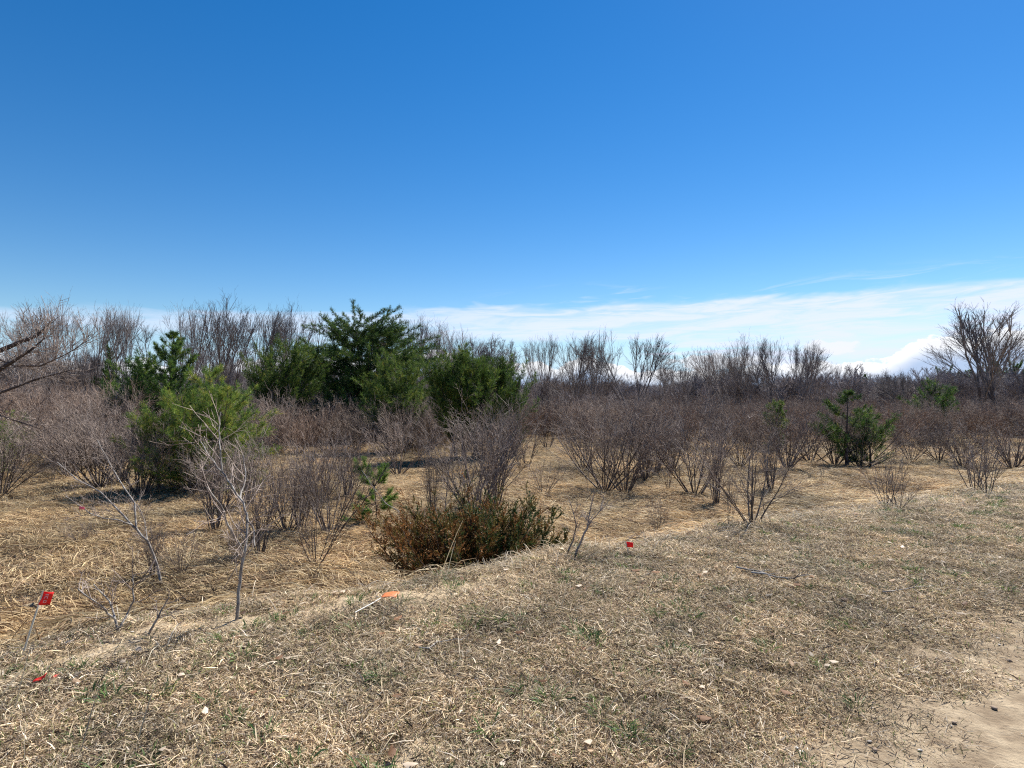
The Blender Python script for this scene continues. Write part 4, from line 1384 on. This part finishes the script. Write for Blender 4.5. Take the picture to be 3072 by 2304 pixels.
for i in range(190):
    px, py = random.uniform(0, 1024), random.uniform(560, 768) if random.random() < 0.6 else random.uniform(520, 640)
    p0 = hit(px, py)
    u_, v_ = uv(p0.x, p0.y)
    if v_ < 1.9: continue
    a_ = random.uniform(0, 6.28); L = random.uniform(0.15, 0.5)
    p1x, p1y = p0.x + L * math.cos(a_), p0.y + L * math.sin(a_)
    p1 = Vector((p1x, p1y, tz(p1x, p1y) + random.uniform(0.02, 0.08)))
    p0 = p0 + Vector((0, 0, 0.015))
    m_ = p0.lerp(p1, 0.5) + Vector((random.uniform(-.02, .02), 0, 0.03))
    parts.append(ribbon([tuple(p0), tuple(p0.lerp(m_, .5)), tuple(m_), tuple(m_.lerp(p1, .5)), tuple(p1)], 0.006, random.choice([(0.50, 0.42, 0.28), (0.60, 0.53, 0.40), (0.40, 0.30, 0.19)])))
v, q, c = merge(parts)
o = link(bpy.data.objects.new('long_stalks', np_mesh('long_stalks', v, quads=q, mat=M_STALK, col=c, smooth=False)))
tag(o, 'long pale straw stalks lying over the road shoulder', 'dry grass', kind='stuff')


# ------------------------------------------------------------------ flags and litter
def plain(name, col, rough=0.6, transl=0.0, spec=0.3, bumpy=None):
    m, N = new_mat(name)
    t = N.n.new('ShaderNodeTexCoord')
    nz = N.noise(t.outputs['Object'], bumpy or 20, 4, 0.6)
    c = N.mix(N.smooth(nz, 0.3, 0.75), (*col, 1), (*[min(1, k * 0.78) for k in col], 1))
    sh = principled(N, c, rough, spec)
    if transl:
        tr_ = N.n.new('ShaderNodeBsdfTranslucent'); N.l.new(c, tr_.inputs[0])
        mx = N.n.new('ShaderNodeMixShader'); mx.inputs[0].default_value = transl
        N.l.new(sh, mx.inputs[1]); N.l.new(tr_.outputs[0], mx.inputs[2]); sh = mx.outputs[0]
    out(N, sh)
    return m


M_RED = plain('red_plastic', (0.85, 0.05, 0.04), 0.45, 0.45)
M_ORANGE = plain('faded_orange_plastic', (0.85, 0.28, 0.10), 0.5, 0.3)
M_WHITEP = plain('white_print', (0.85, 0.50, 0.47), 0.6, 0.3)
M_WIRE = plain('pale_wire', (0.72, 0.66, 0.52), 0.5)
M_PINK = plain('pink_tape', (0.85, 0.25, 0.32), 0.5, 0.4)
M_WHITE = plain('white_bark', (0.75, 0.72, 0.66), 0.7)
M_STONE = plain('pale_stone', (0.62, 0.58, 0.52), 0.8)
M_STONE2 = plain('grey_stone', (0.30, 0.27, 0.24), 0.85)
M_CLOD = plain('dark_soil_clod', (0.27, 0.20, 0.145), 0.95)


def sheet_mesh(name, o0, ax, ay, nx_, ny_, wob, mat, seed=0, thick=0.0012):
    r_ = np.random.RandomState(seed)
    V = []
    n = np.cross(ax, ay); n = n / np.linalg.norm(n)
    ph = r_.uniform(0, 6)
    for j in range(ny_ + 1):
        for i in range(nx_ + 1):
            a_, b_ = i / nx_, j / ny_
            V.append(np.array(o0) + np.array(ax) * a_ + np.array(ay) * b_ + n * wob * (math.sin(a_ * 4.2 + ph + b_) * a_ + 0.3 * math.sin(b_ * 5 + a_ * 3)))
    V = np.array(V)
    m0 = len(V)
    V = np.concatenate([V, V - n * thick])
    I = np.arange(m0).reshape(ny_ + 1, nx_ + 1)
    Qf = np.stack([I[:-1, :-1], I[:-1, 1:], I[1:, 1:], I[1:, :-1]], -1).reshape(-1, 4)
    Qb = Qf[:, ::-1] + m0
    rim = list(I[0, :]) + list(I[1:, -1]) + list(I[-1, -2::-1]) + list(I[-2:0:-1, 0])
    Qr = [[rim[(k + 1) % len(rim)], rim[k], rim[k] + m0, rim[(k + 1) % len(rim)] + m0] for k in range(len(rim))]
    return np_mesh(name, V, quads=np.concatenate([Qf, Qb, np.array(Qr)]), mat=mat)


def flag(label, base_p, top_p, w, h, dirv, seed, printed=False):
    e = empty('marker_flag', base_p)
    tag(e, label, 'marker flag')
    a_ = Vector((0, 0, -0.05)); b_ = top_p - base_p
    S = [(a_, b_ * 0.5 + Vector((0.006, 0, 0)), 0.006, 0.0055), (b_ * 0.5 + Vector((0.006, 0, 0)), b_, 0.0055, 0.005)]
    link(bpy.data.objects.new('wire', tube_mesh('flag_wire', S, M_WIRE, 6)), e)
    dn = -(b_.normalized())
    ax = np.array(dirv) * w
    ay = np.array(dn * h)
    me = sheet_mesh('flag_cloth', tuple(b_), ax, ay, 6, 5, 0.016, M_RED, seed)
    cl = link(bpy.data.objects.new('cloth', me), e)
    if printed:
        n = np.cross(ax, ay); n = n / np.linalg.norm(n)
        if n[1] > 0: n = -n
        parts_V, parts_Q, o_ = [], [], 0
        for (a0, b0, a1, b1) in [(0.38, 0.16, 0.66, 0.24), (0.38, 0.30, 0.44, 0.50), (0.44, 0.32, 0.68, 0.38), (0.62, 0.38, 0.68, 0.50), (0.40, 0.60, 0.46, 0.80), (0.46, 0.60, 0.66, 0.66), (0.46, 0.74, 0.66, 0.80), (0.60, 0.66, 0.66, 0.74)]:
            for (aa, bb) in [(a0, b0), (a1, b0), (a1, b1), (a0, b1)]:
                # follow the rippled cloth, 2 mm in front of it
                r_ = np.random.RandomState(seed); ph = r_.uniform(0, 6)
                nn = np.cross(ax, ay); nn /= np.linalg.norm(nn)
                q = np.array(b_) + ax * aa + ay * bb + nn * 0.016 * (math.sin(aa * 4.2 + ph + bb) * aa + 0.3 * math.sin(bb * 5 + aa * 3)) + n * 0.0035
                parts_V.append(q)
            parts_Q.append([o_, o_ + 1, o_ + 2, o_ + 3]); o_ += 4
        link(bpy.data.objects.new('print', np_mesh('flag_print', np.array(parts_V), quads=np.array(parts_Q), mat=M_WHITEP, smooth=False)), cl)
    return e


b0 = hit(24, 654)
flag('red marker flag with white print on a slanting pale wire, left foreground', b0, at(46, 590, b0.y + 0.05), 0.058, 0.085, (0.93, 0.25, -0.22), 3, True)
b0 = hit(628, 556)
flag('small red marker flag low in the straw, right of the juniper', b0, at(625, 541, b0.y), 0.075, 0.055, (0.97, 0.1, -0.1), 5)

# faded orange flag lying flat with its wire
b0 = hit(388, 602)
e = empty('fallen_marker_flag', b0)
tag(e, 'faded orange marker flag lying flat on the crest with its pale wire', 'marker flag')
link(bpy.data.objects.new('cloth', sheet_mesh('flat_cloth', (-0.05, -0.03, 0.045), (0.115, 0.02, 0.006), (0.02, 0.08, 0.02), 6, 4, 0.010, M_ORANGE, 4)), e)
w1 = at(356, 611, b0.y - 0.35) - b0
w1.z = 0.05
link(bpy.data.objects.new('wire', tube_mesh('flat_wire', [(Vector((-0.04, 0, 0.045)), w1 * 0.5 + Vector((0, 0, 0.03)), 0.004, 0.004), (w1 * 0.5 + Vector((0, 0, 0.03)), w1, 0.004, 0.004)], M_WHITE, 6)), e)

for px, py, s, lab in [(42, 684, 0.05, 'torn scrap of red plastic on the sandy crest, left foreground'), (56, 682, 0.025, 'tiny red plastic shred right beside the larger red scrap')]:
    b0 = hit(px, py)
    o = link(bpy.data.objects.new('plastic_scrap', sheet_mesh('scrap', (-s / 2, -s / 3, 0.015), (s, 0.01, 0.012), (0.01, s * 0.6, 0.01), 5, 3, 0.012, M_RED, int(px))))
    o.location = b0 + Vector((0, 0, 0.015)); o.rotation_euler = (0.1, 0.1, 0.4)
    tag(o, lab, 'plastic scrap')
b0 = at(83, 506, 8.6 - 0.5)
o = link(bpy.data.objects.new('flagging_tape', sheet_mesh('tape', (-0.03, 0, 0), (0.07, 0.01, -0.01), (0.0, 0.0, -0.035), 5, 3, 0.008, M_PINK, 9)))
o.location = b0
tag(o, 'short pink flagging tape tied on a branch of the leaning pale sapling', 'tape')


def stick(label, pa, pb, r, mat, kink=0.03, forks=0, seed=1, lift=0.03, name='fallen_stick'):
    random.seed(seed)
    A, B = hit(*pa), hit(*pb)
    A = A + Vector((0, 0, lift)); B = B + Vector((0, 0, lift))
    n = 6
    P = [Vector((0, 0, 0))]
    for i in range(1, n + 1):
        q = (B - A) * (i / n) + Vector((random.gauss(0, kink), random.gauss(0, kink), random.gauss(0, kink * 0.2)))
        P.append(q)
    S = [(P[i], P[i + 1], r * (1 - 0.6 * i / n), r * (1 - 0.6 * (i + 1) / n)) for i in range(n)]
    for k in range(forks):
        i = random.randint(1, n - 1)
        d = (P[i + 1] - P[i]).normalized()
        limb(S, P[i], (side_dir(d, RAD(35)) + Vector((0, 0, .1))).normalized(), (B - A).length * 0.3, r * 0.5, r * 0.2, 4, 0.1)
    o = link(bpy.data.objects.new(name, tube_mesh(name, S, mat, 6)))
    o.location = A
    return tag(o, label, 'stick')


stick('forked silvery dead branch lying flat on the right straw shoulder', (750, 577), (803, 585), 0.010, M_PALE, 0.02, 5, 2, 0.05)
stick('thin bleached stick lying left of the forked silvery branch', (735, 572), (770, 580), 0.010, M_PALE, 0.02, 2, 3, 0.05)
A_ = at(961, 489, 15.5); B_ = at(975, 482, 15.2)
o = link(bpy.data.objects.new('white_stick', tube_mesh('white_stick', [(Vector((0, 0, 0)), (B_ - A_) * 0.5 + Vector((0, 0, .01)), 0.022, 0.02), ((B_ - A_) * 0.5 + Vector((0, 0, .01)), B_ - A_, 0.02, 0.014)], M_WHITE, 7)))
o.location = A_
tag(o, 'short bright white broken stick caught in the shrub near the right edge', 'stick')
stick('long grey stem lying across the straw at the right', (880, 597), (935, 590), 0.006, M_PALE, 0.02, 1, 5, 0.05)
stick('thin twig lying on the ground below the faded orange flag', (420, 652), (470, 640), 0.005, M_PALE, 0.02, 1, 6, 0.04)


def rock_mesh(name, s, seed, mat, flat=0.42):
    r_ = np.random.RandomState(seed)
    V = []; nlat, nlon = 6, 9
    for i in range(nlat + 1):
        for j in range(nlon):
            th = math.pi * i / nlat; ph = 2 * math.pi * j / nlon
            rr = s * (1 + 0.22 * math.sin(2.3 * ph + seed) * math.sin(th) + 0.15 * math.cos(3 * th + seed) + (0.08 * r_.normal() if 0 < i < nlat else 0))
            V.append((rr * math.sin(th) * math.cos(ph), rr * math.sin(th) * math.sin(ph) * 0.8, rr * math.cos(th) * flat))
    Q = [[i * nlon + j, (i + 1) * nlon + j, (i + 1) * nlon + (j + 1) % nlon, i * nlon + (j + 1) % nlon] for i in range(nlat) for j in range(nlon)]
    return np_mesh(name, np.array(V), quads=np.array(Q), mat=mat, smooth=False)


C_PEB = clump_collection('pebble', [rock_mesh('pebble', 0.011, 1, M_STONE), rock_mesh('pebble', 0.012, 2, M_STONE2), rock_mesh('pebble', 0.009, 3, M_STONE), rock_mesh('pebble', 0.013, 4, M_CLOD)])
n = 7000
x, y = sample(n, -6, 14, 1.8, 11)
u, v = uv(x, y)
k = (v > -0.5) & (v < ridge(u) + 0.2) & in_view(x, y) & (rs.uniform(0, 1, n) < 0.10 + 0.5 * bare_mask(x, y) + 0.6 * road_mask(x, y))
x, y = x[k], y[k]
o = scatter('pebbles', C_PEB, x, y, rs.uniform(0, 6.28, len(x)), rs.uniform(0.15, 0.95, len(x)) ** 1.5 * 1.1 + 0.12, rs.randint(0, 4, len(x)), zoff=0.006)
tag(o, 'small pale and dark pebbles scattered over the shoulder', 'pebbles', kind='stuff')

for px, py, s, lab, mt in [(80, 684, 0.020, 'white stone on the straw right of the red plastic scrap', M_WHITE), (445, 702, 0.018, 'pale stone on the straw in the lower middle', M_STONE),
                           (168, 756, 0.016, 'white pebble at the bottom left edge of the straw', M_WHITE), (1005, 660, 0.018, 'dark clod on the dirt edge of the road, upper one', M_CLOD),
                           (990, 707, 0.018, 'dark clod on the dirt edge of the road, lower one', M_CLOD), (871, 748, 0.017, 'dark soil lump at the bottom of the dirt edge', M_CLOD),
                           (992, 672, 0.011, 'small dark clod between the two larger clods on the road edge', M_CLOD)]:
    b0 = hit(px, py)
    o = link(bpy.data.objects.new('stone' if mt is not M_CLOD else 'soil_clod', rock_mesh('rock', s, int(px), mt)))
    o.location = b0 + Vector((0, 0, s * 0.35))
    tag(o, lab, 'stone' if mt is not M_CLOD else 'soil clod')

# dead leaves
lv = []
for k in range(3):
    a_ = []
    V = np.array([(-0.022, 0, 0.004), (-0.01, -0.012, 0.0), (0.012, -0.012, 0.006), (0.026, 0, 0.012), (0.012, 0.012, 0.002), (-0.01, 0.012, 0.007), (0.0, 0.0, 0.011)]) * (1 + 0.2 * k)
    T = np.array([(0, 1, 6), (1, 2, 6), (2, 3, 6), (3, 4, 6), (4, 5, 6), (5, 0, 6)])
    cc = [(0.42, 0.30, 0.19), (0.55, 0.47, 0.36), (0.26, 0.15, 0.085)][k]
    lv.append(np_mesh('dead_leaf', V, tris=T, mat=M_STRAW, col=np.tile(cc, (7, 1)), smooth=False))
C_LEAF = clump_collection('dead_leaf', lv)
n = 5000
x, y = sample(n, -7, 16, 1.8, 14)
u, v = uv(x, y)
k = (v > 1.7) & (v < ridge(u) + 4) & in_view(x, y) & (rs.uniform(0, 1, n) < 0.5)
x, y = x[k], y[k]
o = scatter('dead_leaves', C_LEAF, x, y, rs.uniform(0, 6.28, len(x)), rs.uniform(0.5, 1.3, len(x)), rs.randint(0, 3, len(x)), zoff=0.03)
tag(o, 'curled dead leaves scattered in the straw', 'dead leaves', kind='stuff')

# two burrow mouths with thrown-out sand beside the flag
for px, py, s, lab in [(30, 614, 0.12, 'dark burrow hole with sand thrown out, below the red flag'), (64, 611, 0.09, 'smaller dark burrow hole right of the one below the flag')]:
    b0 = hit(px, py)
    e = empty('burrow', b0 + Vector((0, 0, 0.01)))
    tag(e, lab, 'burrow')
    V, Q = [], []
    nn_ = 16
    for i, (rr, zz) in enumerate([(1.9, -0.03), (1.45, 0.05), (1.1, 0.075), (0.95, 0.03)]):
        for j in range(nn_):
            a_ = 2 * math.pi * j / nn_
            wob_ = 1 + 0.15 * math.sin(3 * a_ + px) + 0.08 * math.sin(7 * a_)
            V.append((s * rr * wob_ * math.cos(a_), s * rr * wob_ * math.sin(a_) * 0.8, zz * (1.0 + 0.5 * math.sin(a_)) * s / 0.12))
    for i in range(3):
        for j in range(nn_):
            Q.append([i * nn_ + j, i * nn_ + (j + 1) % nn_, (i + 1) * nn_ + (j + 1) % nn_, (i + 1) * nn_ + j])
    link(bpy.data.objects.new('sand_rim', np_mesh('sand_rim', np.array(V), quads=np.array(Q), mat=M_SOIL, col=np.tile((0.9, 0.2, 0), (len(V), 1)))), e)
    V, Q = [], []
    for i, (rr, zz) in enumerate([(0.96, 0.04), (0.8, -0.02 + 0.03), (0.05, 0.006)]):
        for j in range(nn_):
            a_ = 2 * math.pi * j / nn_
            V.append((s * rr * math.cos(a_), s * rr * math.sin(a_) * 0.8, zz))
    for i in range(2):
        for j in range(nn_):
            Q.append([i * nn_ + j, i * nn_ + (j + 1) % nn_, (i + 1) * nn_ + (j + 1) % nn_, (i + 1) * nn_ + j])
    link(bpy.data.objects.new('hollow', np_mesh('hollow', np.array(V), quads=np.array(Q), mat=M_DARK)), e)  # shallow dish, its dark colour paints the shade inside the hole

print('objects', len(bpy.data.objects), 'tris', sum(len(m_.loops) - 2 * len(m_.polygons) for m_ in bpy.data.meshes))
